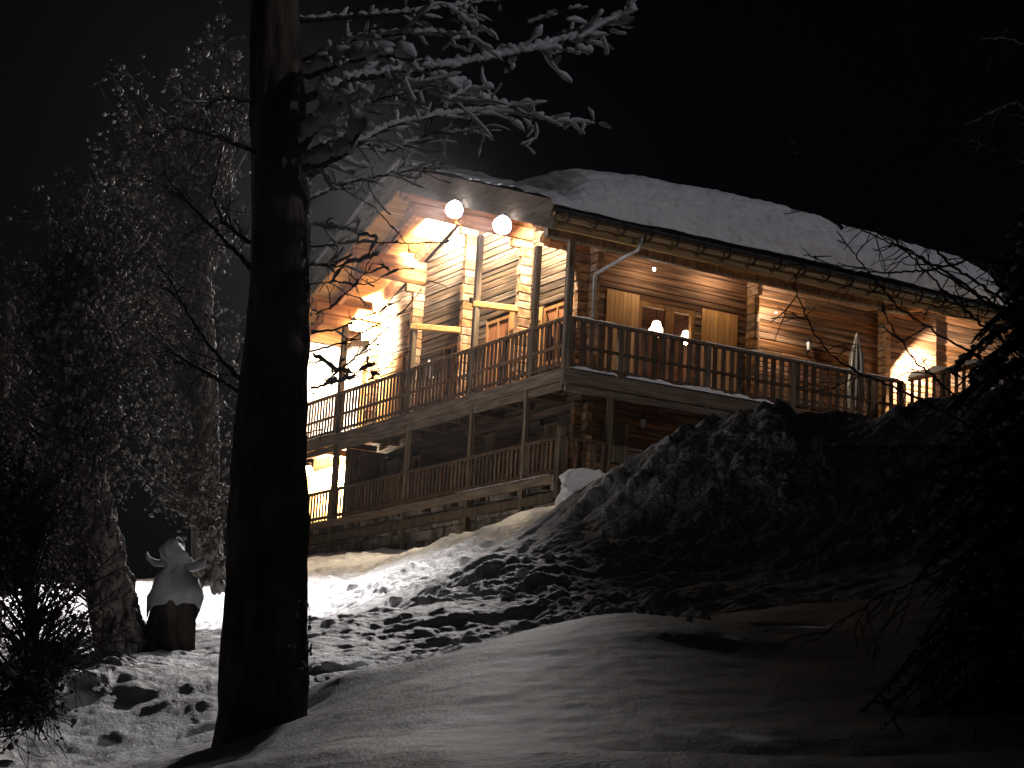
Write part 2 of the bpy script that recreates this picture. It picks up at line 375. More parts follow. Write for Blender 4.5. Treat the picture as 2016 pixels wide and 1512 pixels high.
# ------------------------------------------------------------------ chalet: walls
RZ, RY, SL = 6.78, 7.48, 0.357         # roof top at ridge, ridge y, slope
def roof_z(y): return RZ - SL*abs(y-RY)
WX = WY = 1.4                          # wall planes (gable wall x = 1.4, eave wall y = 1.4)
YL = 13.4                              # far-left wall corner
XR = 13.0                              # right end of the eave wall
STUB_Y = [4.3, 7.4, 10.5]              # cross walls that show on the gable
STUB_X = [6.45, 10.95]                 # cross walls that show on the eave side
# openings: (u0, u1, z0, z1)
G_OPEN = [(5.25, 6.55, 0.15, 2.62), (2.15, 3.5, 0.9, 2.45), (11.3, 13.0, 0.15, 2.55), (8.0, 9.0, .15, 2.35),
          (5.65, 6.35, -2.3, -.55), (2.55, 3.4, -2.3, -.68), (10.0, 10.5, -2.4, -.65), (11.2, 12.0, -1.8, -.6)]
E_OPEN = [(2.96, 4.7, 0.15, 2.55), (2.0, 2.8, -1.7, -.72)]
wall = MB()
# dark inner faces behind the logs (gable, pentagon split in strips; eave wall round the French window)
gx = WX+0.13
wall.add([(gx,WY+.12,-4.6),(gx,YL-.1,-4.6),(gx,YL-.1,roof_z(YL)-.3),(gx,RY,RZ-.3),(gx,WY+.12,roof_z(WY)-.3)], [(0,4,3,2,1)])
ey = WY+0.13
for x0, x1, z0, z1 in ((gx,2.96,-4.6,4.3),(4.7,XR,-4.6,4.3),(2.96,4.7,-4.6,.15),(2.96,4.7,2.55,4.3)):
    wall.add([(x0,ey,z0),(x1,ey,z0),(x1,ey,z1),(x0,ey,z1)], [(0,1,2,3)])
wall.add([(XR,ey,-4.6),(XR,YL,-4.6),(XR,YL,4.3),(XR,RY,RZ-.4),(XR,ey,4.3)], [(0,1,2,3,4)])
wall.add([(gx,YL-.1,-4.6),(XR,YL-.1,-4.6),(XR,YL-.1,4.3),(gx,YL-.1,4.3)], [(3,2,1,0)])
wallo = wall.build('wall', M['dark'], H)
# room behind the French window
room = MB()
rx0, rx1, ry0, ry1, rz0, rz1 = 2.3, 5.4, ey+.01, 4.2, .15, 2.7
room.add([(rx0,ry0,rz0),(rx1,ry0,rz0),(rx1,ry1,rz0),(rx0,ry1,rz0),(rx0,ry0,rz1),(rx1,ry0,rz1),(rx1,ry1,rz1),(rx0,ry1,rz1)],
         [(0,1,2,3),(7,6,5,4),(1,5,6,2),(2,6,7,3),(3,7,4,0)])
room.build('room_lining', M['maroon'], wallo)

def spans(u0, u1, z0, z1, opens, cuts):
    segs = [(u0, u1)]
    for a, b, c, d in opens:
        if z1 <= c+.03 or z0 >= d-.03: continue
        out = []
        for s, e in segs:
            if b <= s or a >= e: out.append((s, e)); continue
            if a > s: out.append((s, a))
            if b < e: out.append((b, e))
        segs = out
    for c in cuts:
        segs = [q for s, e in segs for q in (((s, c), (c, e)) if s < c < e else ((s, e),))]
    return [(s, e) for s, e in segs if e-s > .12]
z = -2.75; n_log = 0
zs = []
while z < 6.2:
    h = rnd.choice([rnd.uniform(.13, .18), rnd.uniform(.16, .22), rnd.uniform(.2, .28)]); zs.append((z, h)); z += h
for i, (z, h) in enumerate(zs):
    half = (RZ-.30-z)/SL-.1
    u0, u1 = max(WY, RY-half), min(YL, RY+half)
    if u1-u0 > .4:
        cuts = [STUB_Y[1]] if z > .2 else [STUB_Y[i % 3]]
        for s, e in spans(u0, u1, z, z+h, G_OPEN, cuts):
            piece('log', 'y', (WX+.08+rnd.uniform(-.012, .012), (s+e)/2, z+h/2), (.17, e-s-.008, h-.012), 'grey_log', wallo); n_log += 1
    if z+h < 4.2:
        cuts = ([STUB_X[0], STUB_X[1]] if i % 2 else [STUB_X[0]+rnd.uniform(.8, 2.6)]) if z > 0 else [rnd.uniform(3.2, 7)]
        for s, e in spans(WX, XR, z, z+h, E_OPEN, cuts):
            piece('log', 'x', ((s+e)/2, WY+.08+rnd.uniform(-.012, .012), z+h/2), (e-s-.008, .17, h-.012), 'log', wallo); n_log += 1
# lower wing set back at the far-left corner
wing = MB(); wing.box(2.25, 6, YL-.08, 19.5, -4.6, 3.2); wing.box(WX+.02, 2.24, YL-.06, 19.5, -4.6, -.32); wo = wing.build('side_wing', M['dark'], H)
for i in range(40):
    piece('cladding_board', 'z', (2.235, YL+.06+i*.15, 1.5), (.03, .143, 3.3), 'soffit', wo)
    piece('cladding_board', 'z', (WX+.005, YL+.06+i*.15, -1.45), (.03, .143, 2.2), 'soffit', wo)
# stacks of projecting log ends at the cross walls, corbelled out near the top
def log_stack(kind, u, z0, z1, out, corbel):
    part = MB()
    if kind == 'g': part.box(WX-out+.06, WX+.1, u-.07, u+.07, z0, z1)
    else: part.box(u-.07, u+.07, WY-out+.06, WY+.1, z0, z1)
    po = part.build('log_stack', M['dark'], H)
    zz = z0; k = 0
    while zz < z1-.05:
        h = min(rnd.uniform(.20, .27), z1-zz)
        o = out + rnd.uniform(-.03, .03)
        t = (zz-(z1-corbel))/max(corbel, .01)
        if corbel > 0 and t > 0: o += .55*min(1, t)**1.2
        w = .17+rnd.uniform(-.012, .012)
        if kind == 'g': piece('log_end', 'x', (WX+.05-o/2, u+rnd.uniform(-.012, .012), zz+h/2), (o+.1, w, h-.014), 'end', po)
        else: piece('log_end', 'y', (u+rnd.uniform(-.012, .012), WY+.05-o/2, zz+h/2), (w, o+.1, h-.014), 'end', po)
        zz += h; k += 1
for u, zt in zip(STUB_Y, (4.42, 5.55, 4.42)): log_stack('g', u, .12, zt, .36, .5)
log_stack('g', 1.48, .12, 3.55, .30, .9)
log_stack('g', 13.3, .12, 3.5, .30, .6)
for u in STUB_X: log_stack('e', u, .12, 3.75, .34, .7)
log_stack('e', 1.52, .12, 3.9, .24, 1.0)
log_stack('e', 1.50, -2.7, -.35, .22, 0)
log_stack('g', 1.48, -2.7, -.35, .22, 0)

# ------------------------------------------------------------------ chalet: roof
roof = MB()
XV, XE, YE = -1.15, 13.15, -1.0
T = .10
for s in (1, -1):
    ye = YE if s == 1 else 2*RY-YE
    V = [(XV, ye, roof_z(ye)), (XE, ye, roof_z(ye)), (XE, RY, RZ), (XV, RY, RZ)]
    V += [(a, b, c-T) for a, b, c in V]
    Fq = [(0,1,2,3),(7,6,5,4),(0,4,5,1),(1,5,6,2),(2,6,7,3),(3,7,4,0)]
    roof.add(V, Fq if s == 1 else [q[::-1] for q in Fq])
roofo = roof.build('roof', M['fascia'], H)
def soffit_z(y): return roof_z(y)-.26
ang = math.atan(SL)
def boards(y0, y1, x0, x1, left):
    n = int((y1-y0)/.205)
    for i in range(n):
        y = y0 + (i+.5)*(y1-y0)/n
        piece('soffit_board', 'x', ((x0+x1)/2, y, soffit_z(y)+.012+rnd.uniform(-.003, .003)), (x1-x0, (y1-y0)/n*1.05, .025), 'soffit', roofo, rot=(ang if not left else -ang, 0, 0))
boards(YE+.06, WY, XV+.1, XE-.1, False)
boards(WY, RY-.02, XV+.1, WX+.1, False)
boards(RY+.02, 2*RY-YE-.06, XV+.1, WX+.1, True)
# verge boards: an upper and a lower one on each slope, inner rafters
def slope_bar(x, y0, y1, dz, w, h, name, mt, par):
    mb = MB(); mb.bar((x, y0, roof_z(y0)+dz), (x, y1, roof_z(y1)+dz), w, h, ch=.08); return mb.build(name, M[mt], par)
for ya, yb in ((YE-.02, RY), (2*RY-YE+.02, RY)):
    slope_bar(XV-.02, ya, yb, -.17, .06, .40, 'verge_board', 'fascia', roofo)
    slope_bar(XV+.05, ya, yb, -.50, .07, .34, 'verge_board', 'fascia', roofo)
    slope_bar(-.02, ya+(.3 if ya < RY else -.3), yb, -.42, .16, .30, 'rafter', 'beam', roofo)
    slope_bar(1.18, ya+(.9 if ya < RY else -.9), yb, -.46, .16, .36, 'rafter', 'beam', roofo)
# eave board and gutter
mb = MB(); mb.bar((XV+.06, YE-.01, roof_z(YE)-.32), (XE, YE-.01, roof_z(YE)-.32), .05, .22, ch=.08); mb.build('eave_board', M['eave'], roofo)
mb = MB(); mb.bar((XV+.10, YE+.09, roof_z(YE)-.50), (XE, YE+.09, roof_z(YE)-.50), .09, .24, ch=.08); mb.build('eave_board', M['eave'], roofo)
g = MB(); gp = [(.075*math.cos(a), .075*math.sin(a)) for a in np.linspace(math.pi, 2*math.pi, 8)]
V = [(xx, YE-.10+a, roof_z(YE)-.20+b) for xx in (XV-.02, XE) for a, b in gp] + [(xx, YE-.10+a*.86, roof_z(YE)-.20+b*.86) for xx in (XV-.02, XE) for a, b in gp]
g.add(V, [(i, i+8, i+9, i+1) for i in range(7)] + [(16+i, 17+i, 25+i, 24+i) for i in range(7)] + [(0,16,24,8), (7,15,31,23)])
gut = g.build('gutter', M['black_metal'], H, True)
xx = XV+.35
while xx < XE:
    mb = MB(); mb.tube([(xx, YE-.05, roof_z(YE)-.43), (xx, YE-.10, roof_z(YE)-.44), (xx, YE-.17, roof_z(YE)-.37), (xx, YE-.195, roof_z(YE)-.27), (xx, YE-.195, roof_z(YE)-.18)], .033, 6)
    mb.build('gutter_bracket', M['black_metal'], gut); xx += .78
mb = MB(); mb.tube([(1.27, YE-.10, 3.34), (1.27, YE-.10, 3.16), (1.28, YE-.02, 3.05), (1.37, WY-.40, 2.86), (1.38, WY-.34, 2.78), (1.38, WY-.34, .1)], .05, 10)
mb.build('downpipe', M['zinc'], gut, True)
# purlins: two stacked logs each, lower one shorter
for y, zb, x0 in ((RY, 5.50, -1.0), (4.38, 4.45, -1.0), (10.55, 4.45, -1.0), (1.55, 3.48, -.15), (13.35, 3.45, -.9)):
    for j, (dz, xs) in enumerate(((.19, x0+.25), (.56, x0))):
        mb = MB(); mb.bar((xs+.12, y, zb+dz), (WX+.1, y, zb+dz), .30, .36, ch=.25)
        mb.bar((xs, y, zb+dz+.03), (xs+.12, y, zb+dz), .24, .28, ch=.3)
        mb.build('purlin', M['beam'], roofo)
for x in (6.45, 10.95):
    mb = MB(); mb.bar((x, -.55, 3.42), (x, WY+.05, 3.72), .2, .26); mb.build('purlin', M['beam'], roofo)
mb = MB(); mb.bar((-.7, 0.06, 3.32), (10.7, 0.06, 3.32), .2, .22); mb.build('purlin', M['post'], roofo)

# ------------------------------------------------------------------ chalet: balconies
def deck(name, boxes, zt):
    mb = MB()
    for x0, x1, y0, y1 in boxes: mb.box(x0, x1, y0, y1, zt-.07, zt)
    return mb.build(name, M['rail'], H)
up = deck('upper_balcony', [(0, WX, 0, 17.2), (WX+.002, 10.62, 0, WY)], .10)
lo_ = deck('lower_balcony', [(0, WX, .12, 18.6)], -2.46)
def edge(par, p, q, w, h, mt='fascia'):
    mb = MB(); mb.bar(p, q, w, h, ch=.06); return mb.build('edge_beam', M[mt], par)
edge(up, (-.06, -.04, -.09), (10.66, -.04, -.09), .07, .33)
edge(up, (.04, .03, -.36), (10.6, .03, -.36), .10, .16)
edge(up, (-.04, .0, -.05), (-.04, 17.2, -.05), .07, .30)
edge(up, (.04, .1, -.30), (.04, 17.1, -.30), .10, .18)
edge(lo_, (-.04, .12, -2.56), (-.04, 18.6, -2.56), .07, .22)
edge(lo_, (.04, .2, -2.98), (.04, 18.6, -2.98), .16, .22, 'post')
edge(lo_, (.10, .1, -2.56), (WX, .1, -2.56), .07, .2)
y = .7
while y < 15: piece('joist', 'x', (WX/2, y, -.16), (WX-.1, .14, .18), 'rail', up); y += 1.52
x = 2.2
while x < 10.4: piece('joist', 'y', (x, WY/2+.1, -.17), (.14, WY-.1, .18), 'rail', up); x += 1.52
y = .9
while y < 15.5: piece('joist', 'x', (WX/2+.02, y, -2.62), (WX-.06, .14, .2), 'rail', lo_); y += 1.52
# posts
def post(x, y, z0, z1, w=.15, mt='post', name='post'):
    return piece(name, 'z', (x, y, (z0+z1)/2), (w, w, z1-z0), mt, H, rot=(0, 0, rnd.uniform(-.03, .03)))
post(.02, .02, -.3, 3.25, .17); post(.03, 1.6, -.2, 3.44, .15); post(.03, 4.65, -.3, 4.40, .15); post(.03, 8.2, -.3, 2.62, .15); post(.03, 12.8, -.3, 3.42, .16)
for x in (1.55, 4.15, 6.82, 9.48, 10.55): post(x, .02, -.3, 1.30, .15)
post(.03, 1.75, -3.3, -.2, .14); post(.03, 4.5, -3.5, -.2, .13); post(.03, 8.1, -3.8, -.2, .12); post(.03, 12.75, -4.0, -.2, .17); post(1.36, .06, -3.0, -.2, .13); post(.06, .14, -3.0, -1.32, .17)
# tie beams from posts to cross walls
def tie(p, q, w=.14, h=.17):
    mb = MB(); mb.bar(p, q, w, h); mb.build('tie_beam', M['soffit'], H)
tie((-.08, 4.65, 2.53), (1.08, 4.32, 2.53)); tie((-.08, 8.2, 2.56), (1.08, 7.42, 2.50))
piece('peg', 'x', (-.1, 4.65, 2.62), (.12, .13, .13), 'dark', H); piece('peg', 'x', (-.1, 8.2, 2.62), (.12, .13, .13), 'dark', H)
# balustrades
def balustrade(p, q, z0, posts, spacing, bw, hts=(.10, .55, 1.22), jitter=.01):
    """p,q: (x,y) ends; z0 deck top. part = the top rail, children: balusters and lower rails"""
    p = Vector((p[0], p[1], 0)); q = Vector((q[0], q[1], 0)); L = (q-p).length; d = (q-p)/L
    mb = MB(); mb.bar(p+Vector((0, 0, z0+hts[2])), q+Vector((0, 0, z0+hts[2])), .12, .075, ch=.15)
    top = mb.build('balustrade', M['rail'], H)
    nrm = Vector((d.y, -d.x, 0))
    if nrm.x+nrm.y > 0: nrm = -nrm
    for hz, hh in ((hts[0], .075), (hts[1], .075)):
        mb = MB(); mb.bar(p+nrm*.035+Vector((0, 0, z0+hz)), q+nrm*.035+Vector((0, 0, z0+hz)), .045, hh, ch=.1)
        mb.build('rail', M['rail'], top)
    n = int(L/spacing); rz = math.atan2(d.y, d.x)
    for i in range(n):
        s = (i+.5)*L/n
        c = p + d*s
        if any((c-Vector((a, b, 0))).length < .11 for a, b in posts): continue
        piece('baluster', 'z', (c.x, c.y, z0+(hts[2]+.03)/2+rnd.uniform(-jitter, jitter)), (bw*rnd.uniform(.9, 1.1), .03, hts[2]-.03), 'rail', top, rot=(0, rnd.uniform(-.012, .012), rz))
    return top
PG = [(.02, .02), (.03, 1.6), (.03, 4.65), (.03, 8.2), (.03, 12.8)]
balustrade((.02, .06), (.02, 17.1), .12, PG, .205, .105)
balustrade((.06, .02), (10.55, .02), .12, [(x, .02) for x in (0, 1.55, 4.15, 6.82, 9.48, 10.55)], .262, .14)
balustrade((.02, .16), (.02, 18.5), -2.46, [(.03, 1.75), (.03, 4.5), (.03, 8.1), (.03, 12.75)], .205, .10, (.10, .12, .90))
balustrade((.06, .08), (1.36, .08), -2.46, [], .22, .11, (.10, .12, .90))
# terrace at the right end, rail towards the bank, its floor heaped with snow
ter = MB(); ter.box(10.64, 13.6, -2.9, .0, -.2, .10); ter.build('terrace', M['rail'], H)
for x, y in ((10.66, -2.8), (10.66, -1.4), (12.1, -2.8), (13.5, -2.8)): post(x, y, -.2, 1.5, .14)
balustrade((10.66, -.1), (10.66, -2.85), .18, [(10.66, -2.8), (10.66, -1.4)], .26, .12)
balustrade((10.7, -2.85), (13.5, -2.85), .18, [(12.1, -2.8), (13.5, -2.8)], .26, .12)

ann = MB(); ann.box(XR+.02, 18, 1.9, 5, -4, 4.4); ano = ann.build('annex_wall', M['dark'], H)
for i in range(20): piece('cladding_board', 'x', (15.5, 1.88, -.3+i*.225), (4.9, .05, .215), 'log', ano)
# ------------------------------------------------------------------ chalet: windows, shutters, doors
def window_g(y0, y1, z0, z1, pane='glass', mull=True, part='window'):
    f = MB()
    x = WX+.05
    f.box(x-.05, x+.05, y0, y0+.09, z0, z1); f.box(x-.05, x+.05, y1-.09, y1, z0, z1)
    f.box(x-.048, x+.052, y0+.09, y1-.09, z1-.09, z1); f.box(x-.048, x+.052, y0+.09, y1-.09, z0, z0+.09)
    if mull: ym = (y0+y1)/2; f.box(x-.046, x+.048, ym-.04, ym+.04, z0+.09, z1-.09)
    o = f.build(part, M['frame'], H)
    g = MB(); g.add([(x+.02, y0+.05, z0+.05), (x+.02, y1-.05, z0+.05), (x+.02, y1-.05, z1-.05), (x+.02, y0+.05, z1-.05)], [(3, 2, 1, 0)])
    g.build('pane', M[pane], o); return o
def shutter_g(y0, y1, z0, z1, x=None, slot=True, rot=0, mt='shutter', bar=False):
    """board shutter on the gable wall: backing part with upright planks"""
    x = WX-.03 if x is None else x
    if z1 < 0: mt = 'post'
    s = empty('shutter', (x, y0, 0), 0, H); s.rotation_euler = (0, 0, rot)
    L = y1-y0; n = max(3, int(L/.13))
    for i in range(n): piece('plank', 'z', (0, (i+.5)*L/n, (z0+z1)/2), (.03, L/n-.006, z1-z0), mt, s)
    for zz in (z0+(z1-z0)*.2, z0+(z1-z0)*.8): piece('ledge', 'y', (-.028, L/2, zz), (.024, L*.92, .09), mt, s)
    if bar: piece('slot', 'y', (-.03, L/2, z0+(z1-z0)*.68), (.03, L*.7, .05), 'dark', s)
    return s
def shutter_e(x0, x1, z0, z1, y=None, slot=True, mt='shutter'):
    y = WY-.03 if y is None else y
    s = empty('shutter', (x0, y, 0), 0, H)
    L = x1-x0; n = max(4, int(L/.12))
    for i in range(n): piece('plank', 'z', ((i+.5)*L/n, 0, (z0+z1)/2), (L/n-.007, .03, z1-z0), mt, s)
    for zz in (z0+(z1-z0)*.18, z0+(z1-z0)*.85): piece('ledge', 'x', (L/2, .028, zz), (L*.94, .024, .09), 'shutter', s)
    if slot: piece('latch', 'x', (L*.5, -.022, z0+(z1-z0)*.62), (.16, .02, .025), 'black_metal', s)
    return s
w1 = window_g(5.25, 6.55, .15, 2.62)
c = MB(); c.add([(WX+.03, 6.42, 2.5), (WX+.03, 5.35, 2.5), (WX+.03, 5.75, 1.2), (WX+.03, 6.1, .2), (WX+.03, 6.42, .2)], [(0, 1, 2, 3, 4)]); c.build('curtain', M['curtain'], w1)
shutter_g(4.62, 5.22, .2, 2.66)
w2 = window_g(2.15, 3.5, .9, 2.45)
c = MB(); c.add([(WX+.03, 3.38, 2.35), (WX+.03, 2.28, 2.35), (WX+.03, 2.7, 1.75), (WX+.03, 3.0, 1.55)], [(0, 1, 2, 3)]); c.build('curtain', M['curtain'], w2)
shutter_g(1.62, 2.12, .9, 2.5); shutter_g(3.53, 4.1, .9, 2.5)
window_g(11.3, 13.0, .15, 2.55); shutter_g(11.4, 12.95, .2, 2.60, WX-.06)
window_g(8.0, 9.0, .15, 2.35, part='door')
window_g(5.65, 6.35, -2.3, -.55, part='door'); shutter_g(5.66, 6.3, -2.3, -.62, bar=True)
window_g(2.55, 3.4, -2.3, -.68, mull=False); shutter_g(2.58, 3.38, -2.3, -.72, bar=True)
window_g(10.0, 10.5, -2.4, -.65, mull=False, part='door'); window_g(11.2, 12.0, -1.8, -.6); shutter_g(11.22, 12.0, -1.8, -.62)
# French window on the eave side
f = MB(); yy = WY+.06
for x0, x1 in ((2.96, 3.06), (3.80, 4.04), (4.60, 4.70)): f.box(x0, x1, yy-.06, yy+.06, .12, 2.55)
for x0, x1 in ((3.06, 3.80), (4.04, 4.60)):
    f.box(x0, x1, yy-.055, yy+.055, 2.43, 2.55); f.box(x0, x1, yy-.055, yy+.055, .12, .35)
fw = f.build('french_window', M['frame'], H)
for x0, x1 in ((3.04, 3.82), (4.02, 4.62)):
    g = MB(); g.add([(x0, yy+.01, .3), (x1, yy+.01, .3), (x1, yy+.01, 2.46), (x0, yy+.01, 2.46)], [(0, 1, 2, 3)]); g.build('pane', M['glass'], fw)
shutter_e(1.95, 2.94, .2, 2.66); shutter_e(4.90, 6.05, .2, 2.66)
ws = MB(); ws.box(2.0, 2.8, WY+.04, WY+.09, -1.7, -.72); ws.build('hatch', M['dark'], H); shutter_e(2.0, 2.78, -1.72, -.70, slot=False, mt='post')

# ------------------------------------------------------------------ chalet: stone base
base = MB(); base.box(.36, WX+.1, .3, 16, -5.0, -2.62); bo = base.build('foundation_wall', M['dark'], H)
zz = -4.9
while zz < -2.75:
    h = rnd.uniform(.17, .3); y = .35
    while y < 15.9:
        L = rnd.uniform(.25, .7)
        piece('stone', 'y', (.34+rnd.uniform(-.05, .04), y+L/2, zz+h/2), (.2, L-.02, h-.02), 'stone', bo, rot=(rnd.uniform(-.03, .03), 0, rnd.uniform(-.05, .05)))
        y += L
    zz += h

# privacy board wall between the lit and dark ends of the lower balcony
mb = MB(); mb.box(.12, WX, 12.25, 12.31, -2.45, -.36); pv = mb.build('board_screen', M['dark'], H)
for i in range(7): piece('plank', 'z', (.2+i*.18, 12.23, -1.4), (.165, .03, 2.0), 'rail', pv)

# ------------------------------------------------------------------ lamps
def light(name, kind, par, loc, power, color, size=.08, aim=None, cone=None, blend=.5):
    l = bpy.data.lights.new(name, kind); l.energy = power; l.color = color; l.shadow_soft_size = size
    o = bpy.data.objects.new(name, l); COL.objects.link(o); o.parent = par; o.location = loc
    if kind == 'SPOT':
        l.spot_size = math.radians(cone); l.spot_blend = blend
        o.rotation_euler = (Vector(aim)).to_track_quat('-Z', 'Y').to_euler()
    return o
COOL = (1.0, .95, .93); WARM = (1.0, .80, .54)
def floodlight(loc, aim_w, power, label, cone=104, spill=70):
    w = h2w(*loc); r = empty('floodlight', tuple(w)); tag(r, label, 'floodlight', 'floodlights on the gable verge')
    d = (Vector(aim_w)-Vector(w)).normalized(); q = d.to_track_quat('Y', 'Z'); r.rotation_euler = q.to_euler()
    b = MB(); b.add([(-.20,.0,-.15),(.20,.0,-.15),(.20,.0,.15),(-.20,.0,.15),(-.12,-.16,-.09),(.12,-.16,-.09),(.12,-.16,.09),(-.12,-.16,.09)], [(0,1,2,3),(7,6,5,4),(0,4,5,1),(1,5,6,2),(2,6,7,3),(3,7,4,0)])
    b.build('housing', M['black_metal'], r)
    l = MB(); prof = [(.0, .24), (.13, .22), (.22, .14), (.26, .005)]
    sd_ = 18; V = [(rr*math.cos(2*math.pi*k/sd_)*1.1, .0+zz, rr*math.sin(2*math.pi*k/sd_)*.9) for rr, zz in prof[1:] for k in range(sd_)] + [(0, .245, 0)]
    Fq = [(i*sd_+k, (i+1)*sd_+k, (i+1)*sd_+(k+1) % sd_, i*sd_+(k+1) % sd_) for i in range(2) for k in range(sd_)] + [(sd_*3, k, (k+1) % sd_) for k in range(sd_)]
    l.add(V, Fq); l.build('lens', M['lens'], r, True)
    k = MB(); k.tube([(0, -.16, .02), (0, -.2, .16), (0, -.14, .26)], .02, 6); k.build('bracket', M['black_metal'], r)
    light('flood_beam', 'SPOT', r, (0, .30, 0), power, COOL, .14, (0, 1, 0), cone, .55)
    Ri = q.to_matrix().inverted(); sw = Vector(B)*.8+Vector((0, 0, -.6))
    light('spill', 'SPOT', r, tuple(Ri @ (Vector((0, 0, -.27))-Vector(B)*.10)), spill, COOL, .12, tuple(Ri @ sw), 152, .3)
    return r
floodlight((-1.30, 3.62, 4.62), tuple(h2w(-1.30, 3.62, 4.62)+np.array([-.697, -.580, -.423])*10), 15500, 'blinding white floodlight on the verge, nearer the ridge')
floodlight((-1.30, 1.06, 3.62), tuple(h2w(-1.30, 1.06, 3.62)+np.array([-.697, -.580, -.423])*10), 11500, 'blinding white floodlight on the verge, nearer the gutter corner')
def bulb(name, loc, power, label, cat, r=.10, mt='warm', color=WARM, group=None, cord=None, aim=None):
    w = h2w(*loc); e = empty(name, tuple(w)); tag(e, label, cat, group)
    b = MB(); b.lathe([(.01, -r), (r*.6, -r*.8), (r, -r*.1), (r*.8, r*.55), (r*.35, r), (.01, r*1.05)], 12); b.build('bulb', M[mt], e, True)
    s = MB(); s.lathe([(r*.4, r*.9), (r*.45, r*1.6), (r*.2, r*1.8)], 10); s.build('socket', M['black_metal'], e)
    if cord: c = MB(); c.tube([(0, 0, r*1.7), (0, 0, r*1.7+cord)], .012, 5); c.build('cord', M['black_metal'], e)
    if power and aim:
        v = Vector(aim).normalized(); wv = v.x*Vector(B)+v.y*Vector(A)+Vector((0, 0, v.z))
        light('glow', 'SPOT', e, tuple(wv*r*1.4), power, color, r*.8, tuple(wv), 172, .35)
    elif power: light('glow', 'POINT', e, (0, 0, -r*1.3), power, color, r*.8)
    return e
bulb('ceiling_lamp', (.65, 10.62, 4.72), 4800, 'bright round lamp glowing under the purlin on the left roof slope', 'lamp', .16, aim=(.7, .1, .25))
bulb('ceiling_lamp', (.35, 12.95, 3.52), 7000, 'glowing lamp above the upper balcony beside the leftmost tall post', 'lamp', .14, aim=(.75, .4, -.1))
bulb('ceiling_lamp', (.45, 15.7, -.62), 9000, 'white-hot lamp over the lower balcony at its tree-side end', 'lamp', .16, aim=(.8, .0, -.1))
bulb('ceiling_lamp', (.55, 5.7, 5.62), 3000, 'small lamp tucked under the soffit behind the upper floodlight', 'lamp', .05, aim=(.6, .1, -.55))
bulb('ceiling_lamp', (.55, 2.9, 4.62), 2000, 'small lamp tucked under the soffit behind the lower floodlight', 'lamp', .05, aim=(.6, 0, -.55))
bulb('ceiling_lamp', (.62, 8.5, 5.62), 3200, 'lamp close under the left soffit just past the ridge purlin', 'lamp', .06, aim=(.7, .25, .1))
bulb('eave_spot', (5.02, .80, 3.58), 50, 'tiny white bulb under the eave above the pine shutters', 'lamp', .035, 'tiny')
bulb('wall_lamp', (6.80, .72, 2.75), 170, 'warm wall lamp beside the middle log stack, lighting the planks', 'lamp', .022, aim=(.55, .7, -.15))
bulb('wall_lamp', (11.75, .70, 2.35), 2600, 'warm wall lamp behind the far log stack by the snowy terrace', 'lamp', .03, aim=(.4, .2, -.35))
bulb('wall_lamp', (2.9, .7, 3.20), 30, 'little lamp under the eave over the left pine shutter', 'lamp', .04, 'tiny')
# pendant lamps in the room
for k, (px, py, yy, rr, pw, lab) in enumerate(((1292, 648, 1.95, .21, 60, 'glowing bell-shaped pendant lamp behind the left glass door'), (1350, 664, 2.1, .17, 30, 'smaller glowing pendant lamp behind the right glass door'))):
    d = ray(px, py); t = (yy + C0 @ A)/(d @ A); w = d*t
    e = empty('pendant_lamp', tuple(w)); tag(e, lab, 'lamp', 'pendant lamps in the room')
    b = MB(); b.lathe([(rr*.25, rr*1.05), (rr*.5, rr*.9), (rr*.62, rr*.35), (rr*.95, -.1*rr), (rr, -.55*rr), (rr*.55, -rr*.7)], 16); b.build('shade', M['shade'], e, True)
    s = MB(); s.lathe([(rr*.1, -rr*1.15), (rr*.32, -rr*.95), (rr*.3, -rr*.72), (rr*.1, -rr*.66)], 12); s.build('bulb', M['warm'], e, True)
    c = MB(); c.tube([(0, 0, rr), (0, 0, rr+.45)], .012, 5); c.build('cord', M['black_metal'], e)
    light('glow', 'POINT', e, (0, 0, -rr*1.3), pw, WARM, .08)
def wall_lantern(loc, label, mt='black_metal', s=1.0):
    w = h2w(*loc); e = empty('wall_lantern', tuple(w), YAW); tag(e, label, 'lantern', 'unlit wall lanterns')
    b = MB(); b.lathe([(.05*s, -.16*s), (.085*s, .06*s)], 6); b.build('glass_body', M['zinc'], e)
    c = MB(); c.lathe([(.12*s, .06*s), (.10*s, .09*s), (.03*s, .17*s), (.015*s, .22*s)], 6); c.build('cap', M[mt], e)
    k = MB(); k.lathe([(.03*s, -.2*s), (.055*s, -.16*s)], 6); k.build('base', M[mt], e)
    a = MB(); a.tube([(0, 0, -.18*s), (0.0, .10*s, -.24*s), (0, .2*s, -.1*s)] if loc[1] < 1.4 and loc[0] > 1.5 else [(0, 0, -.18*s), (.10*s, 0, -.24*s), (.2*s, 0, -.1*s)], .014*s, 6); a.build('arm', M[mt], e)
wall_lantern((8.3, 1.2, 2.22), 'small unlit lantern on the eave wall beside the closed parasol')
wall_lantern((3.1, 1.2, -.62), 'small dark lantern on the lower wall beside the pile of snow')
wall_lantern((1.2, 9.45, 1.75), 'pale lantern on the gable wall above the left balustrade', 'white_metal', 1.2)

